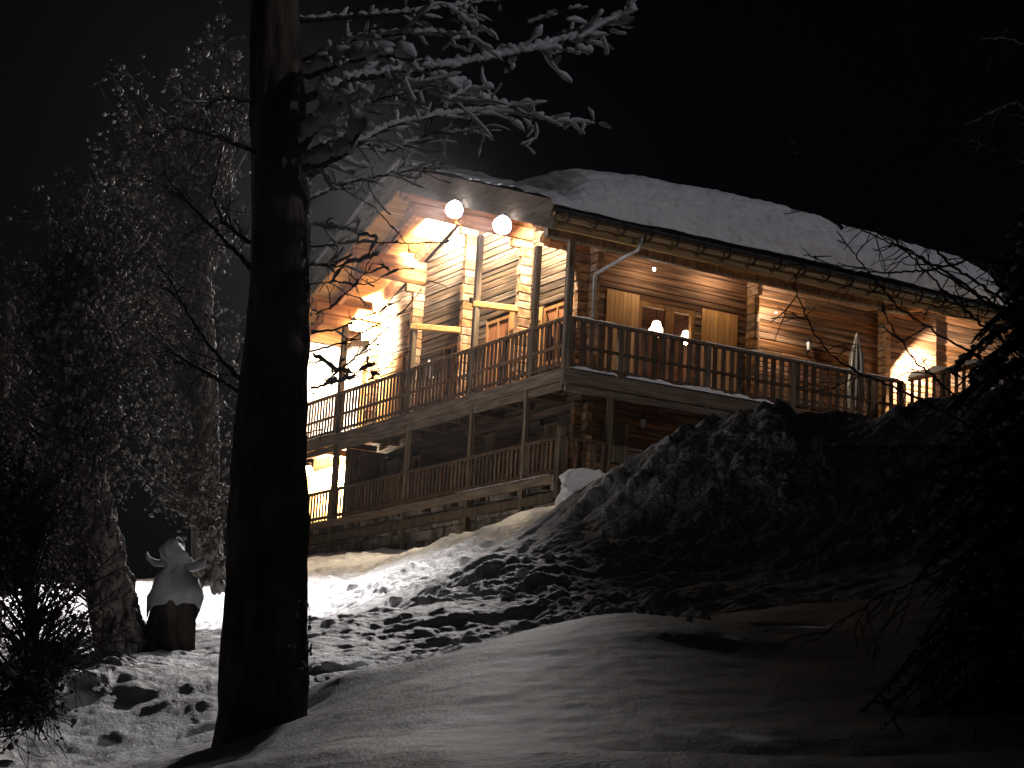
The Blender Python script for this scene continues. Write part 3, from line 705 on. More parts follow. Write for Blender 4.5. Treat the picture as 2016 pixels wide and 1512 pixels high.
# closed parasol standing on the balcony
pw = h2w(9.55, .75, .12); par = empty('parasol', tuple(pw), YAW); tag(par, 'closed grey canvas parasol standing on the eave-side balcony', 'parasol')
mb = MB(); mb.tube([(0, 0, 0), (.02, 0, 2.55)], .022, 8); mb.build('pole', M['white_metal'], par)
V = []; F = []
sides = 20
for i, (r, zz) in enumerate(((.15, .45), (.19, .8), (.185, 1.3), (.15, 1.9), (.06, 2.4), (.02, 2.46))):
    for k in range(sides):
        a = 2*math.pi*k/sides; q = r*(1+.28*(1 if k % 2 else -1)*(1 if i < 4 else .2)); V.append((q*math.cos(a)+.015, q*math.sin(a), zz+(.05*(k % 2) if i == 0 else 0)))
F = [(i*sides+k, i*sides+(k+1) % sides, (i+1)*sides+(k+1) % sides, (i+1)*sides+k) for i in range(5) for k in range(sides)]
mb = MB(); mb.add(V, F); mb.build('canopy', M['cloth'], par)
mb = MB(); mb.tube([(-.28, 0, .9), (-.12, 0, 1.75), (.0, 0, 2.5)], .03, 6); mb.build('strut', M['white_metal'], par)
mb = MB(); mb.lathe([(.26, 0), (.26, .05), (.06, .09), (.04, .3)], 14); mb.build('foot', M['black_metal'], par)

# ------------------------------------------------------------------ snow lying on the chalet
def snow_sheet(name, fn, us, vs, label, parent_w=True, group=None):
    U, V_ = np.meshgrid(us, vs, indexing='ij'); X, Y, Z = fn(U, V_)
    P = C0[None] + X.ravel()[:, None]*B + Y.ravel()[:, None]*A + Z.ravel()[:, None]*np.array([0, 0, 1.0])
    nu, nv = U.shape; idx = np.arange(nu*nv).reshape(nu, nv)
    q = np.stack([idx[:-1, :-1], idx[1:, :-1], idx[1:, 1:], idx[:-1, 1:]], -1).reshape(-1, 4)
    o = obj(name, fast_mesh(name, P, q), M['snow']); tag(o, label, 'snow', group); return o
def roof_fn(U, V_):
    # U along the eave (x), V 0..1 round the slab: eave foot -> over the top -> ridge
    x = U + 0*V_
    th = np.interp(x, [-1.3, -1.1, -.75, -.4, -.05, .5, 2, 5, 9, 12, 13.0, 13.3], [.18, .24, .32, .66, .90, 1.06, 1.22, 1.28, 1.20, 1.10, .8, .06])
    t = np.clip(V_/.45, 0, 1)
    s = np.clip((V_-.45)/.55, 0, 1)
    a = t*math.pi/2
    y = YE-.12 + (1-np.cos(a))*.85 + s*(RY-YE-.73)
    zt = roof_z(YE) + SL*(y-YE) - .04
    up_ = np.interp(y, [-1, .35, .9, 1.6, 2.4, 3.2, RY], [1, 1, .93, .72, .42, .27, .18]); th = np.maximum(th*up_, np.minimum(th, .2))
    zz = zt + th*np.sin(a)**.8
    # shelf of older snow sticking out along the gutter, thicker to the right
    sh = np.interp(x, [1, 3, 6, 12], [0, .05, .16, .2])
    y = y - sh*np.exp(-((t-.16)/.14)**2)*1.2
    n = fbm(x/.55, (y+zz)/.3, 81, 5)*.09 + clods(x/.20, (y*.6+zz)/.13, 84, .6)*.05
    y = y - n*np.cos(a)*.8*(th > .2); zz = zz + n*np.sin(a)*.7 + fbm(x/2.2, y/2, 88, 2)*.12
    return x, y, zz
snow_sheet('roof_snow', roof_fn, np.linspace(XV-.1, XE+.1, 640), np.concatenate([np.linspace(0, .45, 110), np.linspace(.46, 1, 50)]), 'thick rough snow slab on the eave-side roof above the gutter')
def roof_fn2(U, V_):
    y = RY + V_*(RY-YE+.2); x = U + 0*V_
    th = .28 + fbm(x/.6, y/.6, 91, 3)*.14
    return x, y, np.where(V_ < 1, RZ-SL*(y-RY)+th*np.clip((1.03-V_)*12, 0, 1)*np.clip((x-XV+.16)*7, .1, 1), 0) + 0.01
snow_sheet('roof_snow', roof_fn2, np.linspace(XV-.12, 3, 40), np.linspace(-.005, 1.0, 90), 'thin snow on the tree-side slope of the chalet roof')['label'] = 'thinner snow on the roof slope that faces the tall trunk'
def strip(name, p, q, w, th, label, seed, group=None):
    """snow ridge lying along a rail"""
    p = np.array(p, float); q = np.array(q, float); L = np.linalg.norm(q-p); d = (q-p)/L; nrm = np.array([-d[1], d[0], 0])
    n = max(12, int(L/.06)); V = []; F = []
    prof = [(-.5, 0), (-.48, .45), (-.25, .9), (0, 1), (.25, .9), (.48, .45), (.5, 0)]
    for i in range(n+1):
        s = L*i/n; k = th*(1+1.1*float(vnoise(np.array([s/.35]), np.array([seed*3.1]), 7)[0])+.5*float(vnoise(np.array([s/.1]), np.array([seed*1.7]), 9)[0]))
        k *= min(1, i/2, (n-i)/2) if n > 4 else 1
        for a, b in prof: V.append(p + d*s + nrm*a*w*(1+.25*float(vnoise(np.array([s/.15]), np.array([a*3+seed]), 3)[0])) + np.array([0, 0, b*max(k, .004)]))
    m_ = len(prof)
    F = [(i*m_+j, i*m_+j+1, (i+1)*m_+j+1, (i+1)*m_+j) for i in range(n) for j in range(m_-1)]
    P = np.array(V); P = C0[None] + P[:, :1]*B + P[:, 1:2]*A + P[:, 2:3]*np.array([0, 0, 1.0])
    o = obj(name, fast_mesh(name, P, np.array(F)), M['snow']); tag(o, label, 'snow', group); return o
strip('rail_snow', (.15, .02, 1.378), (10.5, .02, 1.378), .12, .035, 'thin snow line on the top rail of the eave-side balcony', 1)
strip('deck_snow', (.12, -.02, .10), (1.45, -.02, .10), .20, .09, 'bright strip of snow on the deck edge beside the corner post', 2)
strip('deck_snow', (1.66, -.02, .10), (6.7, -.02, .10), .20, .085, 'long bright strip of snow on the deck edge below the eave-side balusters', 3)
strip('deck_snow', (-.02, 12.95, .12), (-.02, 15.1, .12), .16, .05, 'short snow strip on the gable deck edge near the tall trunk', 4)
strip('deck_snow', (-.03, .3, -2.44), (-.03, 5, -2.44), .12, .03, 'faint snow strip along the lower balcony edge', 5)
def terr_fn(U, V_):
    x = 10.9+U*2.5; y = -2.65+V_*2.5
    return x, y, .16 + 1.35*np.exp(-((x-12.3)/.9)**2-((y+1.5)/.8)**2) + clods(x/.5, y/.5, 97, .8)*.35 + fbm(x/.4, y/.4, 99, 3)*.1
snow_sheet('terrace_snow', terr_fn, np.linspace(0, 1, 50), np.linspace(0, 1, 50), 'brightly lit heap of snow on the far terrace floor')
strip('rail_snow', (10.66, -2.85, 1.45), (10.66, -.1, 1.45), .2, .14, 'lumpy snow on the terrace rail beside the log stack', 6)
strip('rail_snow', (10.7, -2.85, 1.45), (13.5, -2.85, 1.45), .2, .16, 'lumpy snow on the outer terrace rail', 8)

# upright slab of snow left standing by the lower balcony corner
sb = at(1152, 1000, 39.6); bm = bmesh.new(); bmesh.ops.create_cube(bm, size=1)
bmesh.ops.subdivide_edges(bm, edges=bm.edges[:], cuts=16, use_grid_fill=True)
for v in bm.verts:
    x, y, z_ = v.co
    k = 1+.12*math.sin(5*z_+2)
    v.co = Vector((x*1.25*(1 + .22*z_)+.1*z_, y*.9*k, z_*1.0))
    nz = float(fbm(np.array([v.co.x*3+v.co.y*2]), np.array([v.co.z*3-v.co.y]), 17, 4)[0]); v.co += Vector((nz*.22, -nz*.24, nz*.20)); n2 = float(fbm(np.array([v.co.x*9]), np.array([v.co.z*9+v.co.y*7]), 19, 3)[0]); v.co += Vector((n2*.05, -n2*.06, n2*.06))
me = bpy.data.meshes.new('snow_block'); bm.to_mesh(me); bm.free(); me.polygons.foreach_set('use_smooth', [True]*len(me.polygons))
o = obj('snow_block', me, M['snow']); o.location = tuple(sb + np.array([.05, -.3, .26])); o.rotation_euler = (.05, .04, .15); o.scale = (.85, .85, .85)
tag(o, 'upright grey block of snow at the lower balcony corner', 'snow block')

# loose clods on the bank
proto = []
for k in range(4):
    me = blobs_mesh('snow_lump_mesh', [(0, 0, 0)], np.array([[1, .85, .75]]), ICO2, jit=.16, seed=40+k); me.materials.append(M['snow']); proto.append(me)
lump_px = [(930,1232,20.8,.26),(905,1250,20,.16),(1010,1218,22,.12),(1235,1150,25,.32),(1205,1165,25,.2),(1290,1150,26.5,.25),(1120,1205,22.5,.13),(1150,1203,23,.12),(1180,1206,23,.1),
           (1060,1235,20.5,.12),(1385,1212,18.8,.19),(1275,1212,18,.13),(1290,1228,17.6,.12),(1262,1240,17.2,.08),(1280,1252,16.9,.07),(1300,1256,16.8,.08),(1405,1280,15.4,.06),(1355,1262,16.2,.05),(1330,1250,16.6,.06),
           (1080,1110,28.5,.25),(1000,1170,24.6,.22),(1030,1130,27,.2),
           (920,1105,34.5,.3),(840,1130,33,.25),(780,1205,29,.25),(700,1150,38,.35),(860,1165,29,.2),(690,1240,27,.2),(640,1285,23,.2)]
for k, (px, py, Y, r) in enumerate(lump_px):
    w = at(px, py, Y); o = bpy.data.objects.new('snow_lump', proto[k % 4]); COL.objects.link(o)
    o.location = (w[0], w[1], ground_z(w[0], w[1])+r*.05); r *= .62; o.scale = (r, r*.9, r); o.rotation_euler = (rnd.random(), rnd.random(), rnd.random()*6)
    tag(o, 'rough lump of snow lying on the ploughed snow bank', 'snow lump', 'loose lumps on the snow bank')

# ------------------------------------------------------------------ trees
def curve(p, q, sag=0.0, wob=.06, n=6, rs=rnd):
    p = np.array(p, float); q = np.array(q, float); L = np.linalg.norm(q-p); out = []
    o1 = np.array([rs.uniform(-1, 1) for _ in range(3)])*wob*L; o2 = np.array([rs.uniform(-1, 1) for _ in range(3)])*wob*L
    for i in range(n+1):
        t = i/n; b = p*(1-t)+q*t + o1*math.sin(math.pi*t) + o2*math.sin(2*math.pi*t)*.5
        b = b - np.array([0, 0, sag*L*t*t]); out.append(b)
    return out
def resample(pts, step):
    pts = [np.array(p, float) for p in pts]; out = [pts[0]]
    for a, b in zip(pts[:-1], pts[1:]):
        n = max(1, int(np.linalg.norm(b-a)/step))
        for i in range(1, n+1): out.append(a+(b-a)*i/n)
    return out

# the tall dark trunk in front
TY = 14.5
tree = empty('tall_tree'); tree.location = tuple(at(515, 1478, TY)); tag(tree, 'tall thick dark trunk with snow-laden branches before the chalet', 'tree')
T0 = np.array(tree.location)
def rel(px, py, Y=TY): return at(px, py, Y)-T0
axis_ = [(512, 1560, 95), (515, 1478, 92), (518, 1400, 88), (520, 1250, 85), (524, 1050, 80), (533, 850, 76), (548, 650, 66), (551, 450, 63), (548, 200, 57), (544, 0, 53), (538, -250, 46), (530, -600, 34)]
V = []; F = []; sides = 44
ring = []
for (x0, y0, w0), (x1, y1, w1_) in zip(axis_[:-1], axis_[1:]):
    n = max(2, int(abs(y1-y0)/14))
    for i in range(n): t = i/n; ring.append((x0+(x1-x0)*t, y0+(y1-y0)*t, w0+(w1_-w0)*t))
for i, (px, py, w) in enumerate(ring):
    c = rel(px, py); R_ = .90*w/FPX*TY
    for k in range(sides):
        a = 2*math.pi*k/sides
        u = math.cos(a); v_ = math.sin(a)
        n = float(fbm(np.array([u*2.1+5]), np.array([c[2]*1.2+v_*2.1]), 121, 4)[0])*.14 + abs(float(vnoise(np.array([a*4.2]), np.array([c[2]*1.6]), 131)[0]))*.22 + abs(float(vnoise(np.array([a*9.0]), np.array([c[2]*5.0]), 133)[0]))*.08
        fl = 1+.35*max(0, (py-1380)/120)**2*(.6+.4*math.sin(3*a+1))
        r = R_*(1+n)*fl
        V.append((c[0]+r*u, c[1]+r*v_, c[2]))
nr = len(ring)
F = [(i*sides+k, i*sides+(k+1) % sides, (i+1)*sides+(k+1) % sides, (i+1)*sides+k) for i in range(nr-1) for k in range(sides)]
mb = MB(); mb.add(V, F); trunk = mb.build('trunk', M['bark'], tree, True)
# snow plastered on the trunk's side and the collar of snow at its foot
cs, rs_ = [], []
for k in range(90):
    py = rnd.choice([rnd.uniform(130, 420), rnd.uniform(400, 640), rnd.uniform(1180, 1330)])
    j = min(range(len(ring)), key=lambda q: abs(ring[q][1]-py)); px, _, w = ring[j]; c = rel(px, py); R_ = w/FPX*TY
    a = rnd.choice([rnd.uniform(-.35, .25), rnd.uniform(-.5, .2), rnd.uniform(-.9, -.2)])
    cs.append((c[0]+R_*1.06*math.cos(a), c[1]+R_*1.06*math.sin(a), c[2]+rnd.uniform(-.05, .05))); rs_.append((rnd.uniform(.006, .018), rnd.uniform(.004, .010), rnd.uniform(.006, .03)))
o = obj('snow_crust', blobs_mesh('snow_crust', cs, np.array(rs_), ICO1, seed=5), M['treesnow'], tree); o['kind'] = 'stuff'

def snowy_branch(pts_px, r0, r1, snow_r, par, base, twigs=0, tl=.3, dens=1.0, seed=0, snow_from=0.0, name='branch', tdown=0.0):
    """branch given by photo points (px, py, distance); lies in the world with its own thickness and snow"""
    rs = random.Random(seed)
    P = resample([at(*p)-base for p in pts_px], .028); n = len(P)
    P = [p + np.array([rs.uniform(-1, 1), rs.uniform(-1, 1), rs.uniform(-1, 1)])*.008 for p in P]
    mb = MB(); mb.tube(P, [r0+(r1-r0)*i/(n-1) for i in range(n)], 6)
    sn = MB()
    def ridge(Q, r, cov, ph):
        """soft ridge of snow along the top of a twig, broken where it has fallen off"""
        run = []
        def flush():
            if len(run) >= 2:
                m_ = len(run); pts = [run[0][0]-(run[1][0]-run[0][0])*.4] + [q for q, _ in run] + [run[-1][0]+(run[-1][0]-run[-2][0])*.4]
                rad = [.002] + [k*(.75 if j in (0, m_-1) else 1) for j, (_, k) in enumerate(run)] + [.002]
                sn.tube(pts, rad, 7 if r > .02 else 5)
            run.clear()
        for i, q in enumerate(Q):
            nz = float(vnoise(np.array([ph+i*.33]), np.array([seed*1.37]), 5)[0])+.5
            if nz > cov: flush(); continue
            k = r*(.5+.75*abs(math.sin(i*.9+ph))*rs.uniform(.6, 1.25)+.25*rs.random())
            run.append((np.array(q)+np.array([rs.uniform(-.15, .15)*r, rs.uniform(-.15, .15)*r, k*.7]), k))
        flush()
    if snow_r > 0:
        i0 = int(n*snow_from); st_ = max(1, int(snow_r*.7/.028))
        ridge([P[i] for i in range(i0, n, st_)], snow_r*.62, min(1, dens*1.05), seed*.77)
    for k in range(twigs):
        i = rs.randrange(max(1, int(n*.12)), n); d = P[min(i+1, n-1)]-P[i-1]; d = d/max(np.linalg.norm(d), 1e-6)
        v = d*rs.uniform(.2, .9) + np.array([rs.uniform(-.9, .9), rs.uniform(-.9, .9), rs.uniform(-.7, .6)-tdown]); v /= np.linalg.norm(v)
        L = tl*rs.uniform(.4, 1.3); q = curve(P[i], P[i]+v*L, .05, .08, 7, rs)
        mb.tube(q, [max(r1*.8, .004)]+[.0045]*3+[.0035]*4, 4)
        if snow_r > 0: ridge(q[1:], min(snow_r*.42, .026), dens*.8, k*1.9)
        if rs.random() < .6:
            v2 = v + np.array([rs.uniform(-.8, .8), rs.uniform(-.8, .8), rs.uniform(-.6, .5)]); q2 = curve(q[3], q[3]+v2*L*.55, .05, .08, 5, rs)
            mb.tube(q2, [.004]*3+[.003]*3, 3)
            if snow_r > 0: ridge(q2[1:], min(snow_r*.36, .022), dens*.75, k*2.7)
    C = sn.v
    b = mb.build(name, M['larch' if par.name.startswith('bare_larch') else 'twig'], par)
    if C:
        s = sn.build('snow', M['treesnow'], b, True); s['kind'] = 'stuff'
    return b
BR = [ # points, r0, r1, snow radius, twigs, twig length, density
 ([(590,200,14.5),(700,152,14.7),(830,138,15),(950,120,15.3),(1050,98,15.6),(1130,72,15.9),(1200,45,16.1),(1245,18,16.3)],.035,.010,.062,26,.40,1.0,.05),
 ([(815,140,15),(880,160,15.2),(940,190,15.4),(1000,218,15.6)],.022,.008,.058,14,.32,1.0,0),
 ([(610,345,14.5),(700,285,14.7),(760,250,14.9),(860,228,15.1),(960,218,15.3),(1050,208,15.5)],.028,.007,.040,30,.36,.9,.1),
 ([(1000,222,15.6),(1060,235,15.7),(1110,240,15.8),(1168,244,15.9)],.014,.006,.040,10,.22,.95,0),
 ([(590,40,14.5),(700,32,14.7),(800,25,14.9),(900,12,15.1),(1010,-8,15.3)],.028,.009,.034,26,.34,.8,0),
 ([(880,15,15),(915,40,15.1),(950,62,15.2)],.012,.005,.042,6,.2,.9,0),
 ([(595,120,14.5),(700,80,14.2),(800,65,14),(880,70,13.9),(925,75,13.8)],.024,.007,.042,24,.36,.85,.1),
 ([(600,240,14.5),(680,215,14.3),(760,190,14.2),(830,175,14.2),(900,205,14.2)],.024,.006,.044,28,.36,.9,.1),
 ([(605,300,14.5),(680,262,14.8),(760,300,15),(850,262,15.2),(960,258,15.4)],.020,.005,.028,26,.34,.7,0),
 ([(1040,270,15.6),(1055,245,15.6),(1058,268,15.6),(1035,290,15.6)],.006,.004,.024,3,.12,.8,0),
 ([(600,395,14.5),(680,360,14.8),(760,345,15),(840,330,15.2)],.018,.005,.026,22,.34,.7,0),
 ([(1095,105,15.7),(1130,98,15.7),(1165,105,15.8)],.008,.005,.055,3,.14,1,.55),
 ([(1040,45,15.7),(1090,30,15.7),(1140,12,15.8)],.008,.004,.03,5,.2,.5,0),
]
for k, (pp, r0, r1, sr, tw, tl, dn, sf) in enumerate(BR): snowy_branch(pp, r0, r1, sr, tree, T0, tw, tl, dn, 300+k, sf)
# boughs buried under pads of snow next to the trunk
for k, pp in enumerate(([(600,330,14.3),(640,318,14.1),(680,300,14),(705,262,13.9),(690,205,13.9),(665,180,13.9)], [(600,150,14.3),(680,120,14),(760,105,13.8),(815,118,13.7)], [(590,290,14.3),(640,240,14.2),(670,200,14.1)])):
    snowy_branch(pp, .04, .02, .10, tree, T0, 16, .3, 1.0, 360+k)
# thin bare twigs that cross the lit gable
TW = [([(612,486,14.4),(700,477,14.3),(790,478,14.2),(884,477,14.1)],.008,.004,.020,6,.14,.35),
 ([(655,360,14.2),(740,410,14.1),(790,465,14),(818,505,14)],.006,.003,.012,3,.12,.15),
 ([(612,656,14.4),(665,648,14.3),(700,632,14.2),(750,608,14.1),(790,590,14)],.010,.004,.022,6,.16,.3),
 ([(645,748,14),(690,712,14),(740,668,14),(800,605,14),(840,555,14)],.008,.003,.012,8,.22,.15),
 ([(610,560,14.4),(660,555,14.2),(720,560,14),(790,530,13.9)],.007,.003,.016,6,.16,.3),
 ([(612,692,14.4),(680,672,14.2),(740,640,14),(770,622,14)],.009,.004,.012,8,.2,.2),
 ([(725,748,14),(770,715,14),(805,692,14)],.006,.003,.008,4,.16,.1),
 ([(612,765,14.4),(650,755,14.3),(700,742,14.2)],.012,.006,.026,4,.14,.7),
 ([(620,620,14.3),(660,600,14.2),(700,560,14.1),(735,520,14)],.007,.003,.018,8,.2,.4),
 ([(615,440,14.4),(680,452,14.2),(740,470,14.1)],.008,.004,.022,10,.2,.7),
 ([(612,520,14.4),(660,525,14.3),(705,515,14.2),(745,500,14.1)],.008,.004,.026,10,.2,.7),
 ([(618,700,14.2),(660,728,14.1),(700,735,14.1),(738,718,14.1)],.008,.004,.024,16,.12,.8),
 ([(560,860,14.2),(610,850,14.1),(640,845,14)],.008,.004,.014,3,.14,.3)]
for k, (pp, r0, r1, sr, tw, tl, dn) in enumerate(TW): snowy_branch(pp, r0, r1, sr, tree, T0, tw, tl, dn, 400+k)
# limbs on the left side of the trunk, sloping down to it
for k, pp in enumerate(([(495,530,14.4),(430,460,14.1),(370,400,13.9),(320,340,13.7)], [(485,760,14.4),(410,680,14.1),(360,600,13.9),(330,540,13.8)], [(470,770,14.4),(400,730,14.2),(330,690,14)], [(495,480,14.4),(440,440,14.3),(415,380,14.2)], [(505,300,14.4),(430,270,14.2),(360,250,14),(300,262,13.8)], [(500,200,14.4),(440,190,14.2),(380,230,14)])):
    snowy_branch(pp, .022, .007, .016, tree, T0, 16, .4, .3, 460+k)

# snow-laden trees and shrubs on the left
def laden(name, label, base_px, trunk_px, ell, n_limb, per, snow_r, seed, trunk_r, cover=.5, group=None, twig_only=False, vertical=.0):
    rs = random.Random(seed)
    b = at(*base_px); root = empty(name, (b[0], b[1], ground_z(b[0], b[1])-.05)); tag(root, label, 'tree' if 'tree' in name else 'shrub', group)
    o0 = np.array(root.location)
    tp = resample([at(*p)-o0 for p in trunk_px], .15); n = len(tp)
    mb = MB(); mb.tube(tp, [trunk_r*(1-.65*i/n) for i in range(n)], 10); tr = mb.build('trunk', M['bark'], root, True)
    if cover > 0:
        C, R = [], []
        for i in range(n):
            rr = trunk_r*(1-.65*i/n)
            for k in range(int(22*cover)):
                a = rs.uniform(-1.9, 1.0)
                C.append(tp[i]+np.array([math.cos(a)*rr, math.sin(a)*rr, rs.uniform(-.08, .08)])); R.append((rr*rs.uniform(.12, .3), rr*rs.uniform(.12, .3), rs.uniform(.05, .16)))
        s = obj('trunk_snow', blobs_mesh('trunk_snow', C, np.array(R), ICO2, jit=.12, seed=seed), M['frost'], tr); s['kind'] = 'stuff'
    lm = MB(); C, R = [], []
    for k in range(n_limb):
        e = rs.choice(ell); c = at(*e[0])-o0
        while True:
            v = np.array([rs.uniform(-1, 1) for _ in range(3)])
            if np.linalg.norm(v) < 1: break
        tip = c + v*np.array(e[1])
        h = max(.15, min(.98, (tip[2]-tp[0][2])/max(tp[-1][2]-tp[0][2], .1)-.12-.2*rs.random()))
        st = tp[int(h*(n-1))]
        q = curve(st, tip, -.03, .07, 6, rs)
        lm.tube(q, [.018, .015, .012, .010, .008, .006, .004], 4, False)
        for j in range(per):
            t = rs.uniform(.35, 1); i = min(5, int(t*6)); p = q[i]+(q[i+1]-q[i])*(t*6-i)
            v = np.array([rs.uniform(-1, 1), rs.uniform(-1, 1), rs.uniform(-.7, .7)-vertical]); v /= np.linalg.norm(v); L = rs.uniform(.12, .45)
            w = curve(p, p+v*L, .1, .1, 3, rs); lm.tube(w, [.005, .004, .0035, .003], 3, False)
            for x in w[1:]:
                if rs.random() < .55:
                    r = snow_r*(.25+.95*rs.random()**2.5); C.append(x+np.array([rs.uniform(-.02, .02), rs.uniform(-.02, .02), r*.4])); R.append((r*rs.uniform(.7, 1.3), r*rs.uniform(.7, 1.3), r*rs.uniform(.7, 1.4)))
    lm.build('limbs', M['twig'], root)
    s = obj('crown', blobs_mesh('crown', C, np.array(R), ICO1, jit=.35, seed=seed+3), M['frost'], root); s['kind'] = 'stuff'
    return root
GL = 'snow-laden trees left of the tall trunk'
laden('leaning_tree', 'leaning tree with its trunk plastered white beside the snow-capped stump', (235,1275,22), [(240,1300,22),(205,1130,22),(165,950,22),(125,800,22),(100,620,22)],
      [((110,760,22),(1.5,1.0,1.3)),((60,950,21.5),(1.0,.9,1.0)),((230,700,22),(1.1,1,.9)),((120,560,22),(1.1,.9,.6)),((200,420,22),(1.0,.9,.7))], 250, 10, .036, 21, .30, 1.0, GL)
laden('laden_tree', 'bushy snow-speckled tree behind the tall trunk, its foot beyond the stump', (410,1140,31), [(410,1150,31),(400,1000,31),(405,800,31),(400,600,31),(398,430,31)],
      [((390,620,31),(1.5,1.2,2.2)),((330,850,30.5),(1.5,1.2,1.2)),((420,370,31),(1.2,1.1,1.5)),((300,480,31),(1.3,1,1.3)),((410,960,30),(1.0,1,.8)),((200,560,31.5),(1.0,1,1.0)),((380,260,31),(1.2,1,.9)),((250,330,31),(1.2,1,.8)),((420,120,31),(.9,1,1.0)),((300,190,31),(1.2,1,.7))], 400, 9, .044, 22, .26, .5, GL, vertical=.3)
laden('laden_shrub', 'low snow-flecked shrub at the left edge in front of the leaning tree', (70,1400,16), [(70,1430,16),(60,1250,16),(50,1050,16),(40,900,16)],
      [((60,1130,16),(.85,.7,.75)),((30,950,16),(.7,.7,.6)),((120,1250,16),(.6,.6,.4)),((20,1400,14.5),(.5,.5,.3))], 190, 9, .022, 23, .06, .2, GL)
laden('laden_tree', 'snow-flecked tree at the left edge rising behind the low shrub', (-30,1240,27), [(-30,1260,27),(-20,1000,27),(0,800,27),(20,600,27)],
      [((20,780,27),(1.4,1.2,1.3)),((-20,950,27),(1.3,1,1.1)),((120,900,27),(1.2,1,1.0)),((60,1080,26),(1.0,.9,.7))], 260, 10, .038, 24, .2, .4, GL, vertical=.3)

# snow-capped stump
sp = at(330, 1292, 22); st = empty('tree_stump', (sp[0], sp[1], ground_z(sp[0], sp[1])-.05)); tag(st, 'dark stump wearing a tall knobbly cap of snow', 'stump')
V = []; F = []; sd_ = 24
pr = [(.30, 0), (.26, .12), (.24, .35), (.235, .58), (.2, .68), (.0, .72)]
for i, (r, zz) in enumerate(pr):
    for k in range(sd_):
        a = 2*math.pi*k/sd_; n = 1+.16*math.sin(4*a+zz*5)+.10*math.sin(9*a+2); V.append((r*n*math.cos(a), r*n*math.sin(a), zz))
F = [(i*sd_+k, i*sd_+(k+1) % sd_, (i+1)*sd_+(k+1) % sd_, (i+1)*sd_+k) for i in range(len(pr)-1) for k in range(sd_)]
mb = MB(); mb.add(V, F); mb.build('stump', M['bark'], st, True)
V = []
pr = [(.25, .55), (.28, .62), (.27, .72), (.22, .84), (.14, .92), (.11, .98), (.12, 1.02), (.18, 1.06), (.20, 1.11), (.17, 1.18), (.11, 1.28), (.02, 1.33)]
for i, (r, zz) in enumerate(pr):
    for k in range(sd_):
        a = 2*math.pi*k/sd_; n = 1+.10*math.sin(3*a+zz*3)+.06*math.sin(7*a-zz*9)
        drop = -.26*max(0, math.sin(2*a+.6))**2*(1 if i == 0 else 0)
        off = .05 if 7 <= i <= 8 else 0
        q_ = float(fbm(np.array([math.cos(a)*1.7+zz*2.3+3]), np.array([math.sin(a)*1.7+zz*2.9]), 141, 4)[0]); r2 = r*n*(1+.55*q_)
        V.append((r2*math.cos(a)+off+.03*math.sin(zz*9), r2*math.sin(a), zz+drop+.10*q_))
F = [(i*sd_+k, i*sd_+(k+1) % sd_, (i+1)*sd_+(k+1) % sd_, (i+1)*sd_+k) for i in range(len(pr)-1) for k in range(sd_)]
mb = MB(); mb.add(V, F); mb.build('snow_cap', M['treesnow'], st, True)
mb = MB(); mb.tube([(-.10, -.05, 1.04), (-.24, -.06, 1.03), (-.33, -.05, 1.09), (-.35, -.04, 1.16)], [.05, .045, .03, .012], 7); mb.build('snow_horn', M['treesnow'], st, True)
mb = MB(); mb.tube([(.10, -.04, 1.02), (.22, -.05, 1.01), (.31, -.05, 1.06), (.33, -.05, 1.12)], [.05, .06, .075, .03], 8); mb.build('snow_horn', M['treesnow'], st, True)

# conifers at the right
def conifer(name, loc, height, reach, n_tier, label, seed, group=None, droop=.45, per=9, start=.05, card=.11, snow=.05):
    rs = random.Random(seed); root = empty(name, loc); tag(root, label, 'tree', group)
    mb = MB(); mb.tube([(0, 0, -.3), (0.02, 0, height*.5), (0, 0, height)], [.16+height*.008, .1+height*.004, .02], 9); mb.build('trunk', M['bark'], root, True)
    lm = MB(); NV, NF, C, R = [], [], [], []; cnt = 0
    for t in range(n_tier):
        f = t/(n_tier-1); zc = height*(start+(1-start)*f); Lm = reach*(1-f)**.75*rs.uniform(.8, 1.1)+.15
        for k in range(per):
            a = 6.283*(k+rs.random())/per; L = Lm*rs.uniform(.65, 1.1); p = []
            for j in range(7):
                s = j/6; p.append(np.array([math.cos(a)*L*s, math.sin(a)*L*s, zc + L*(.12*s-droop*s*s)]))
            lm.tube(p, [.03, .025, .02, .016, .012, .008, .005], 4, False)
            m_ = int(9+L*16*max(1, .15/card))
            for j in range(m_):
                s = rs.uniform(.12, 1); i = min(5, int(s*6)); c = p[i]+(p[i+1]-p[i])*(s*6-i)
                v = np.array([rs.uniform(-1, 1), rs.uniform(-1, 1), rs.uniform(-1.1, .25)]); v /= np.linalg.norm(v)
                w = np.cross(v, [rs.uniform(-1, 1), rs.uniform(-1, 1), rs.uniform(-1, 1)]); w /= max(np.linalg.norm(w), 1e-6)
                l = card*rs.uniform(.8, 2.4); ww = card*rs.uniform(.18, .4)
                NV += [c-w*ww, c+w*ww, c+v*l+w*ww*.3, c+v*l-w*ww*.3]; NF.append((cnt, cnt+1, cnt+2, cnt+3)); cnt += 4
                if rs.random() < snow:
                    r = rs.uniform(.02, .06)*(card/.11)**.5; C.append(c+np.array([0, 0, r*.5])); R.append((r*rs.uniform(.8, 1.6), r*rs.uniform(.8, 1.6), r*.7))
    lm.build('limbs', M['twig'], root)
    o = obj('crown', fast_mesh('crown', np.array(NV), np.array(NF), False), M['needle'], root); o['kind'] = 'stuff'
    if C: o = obj('snow', blobs_mesh('conifer_snow', C, np.array(R), ICO1, seed=seed), M['treesnow'], root); o['kind'] = 'stuff'
    return root
cp = at(2075, 1420, 11.5)
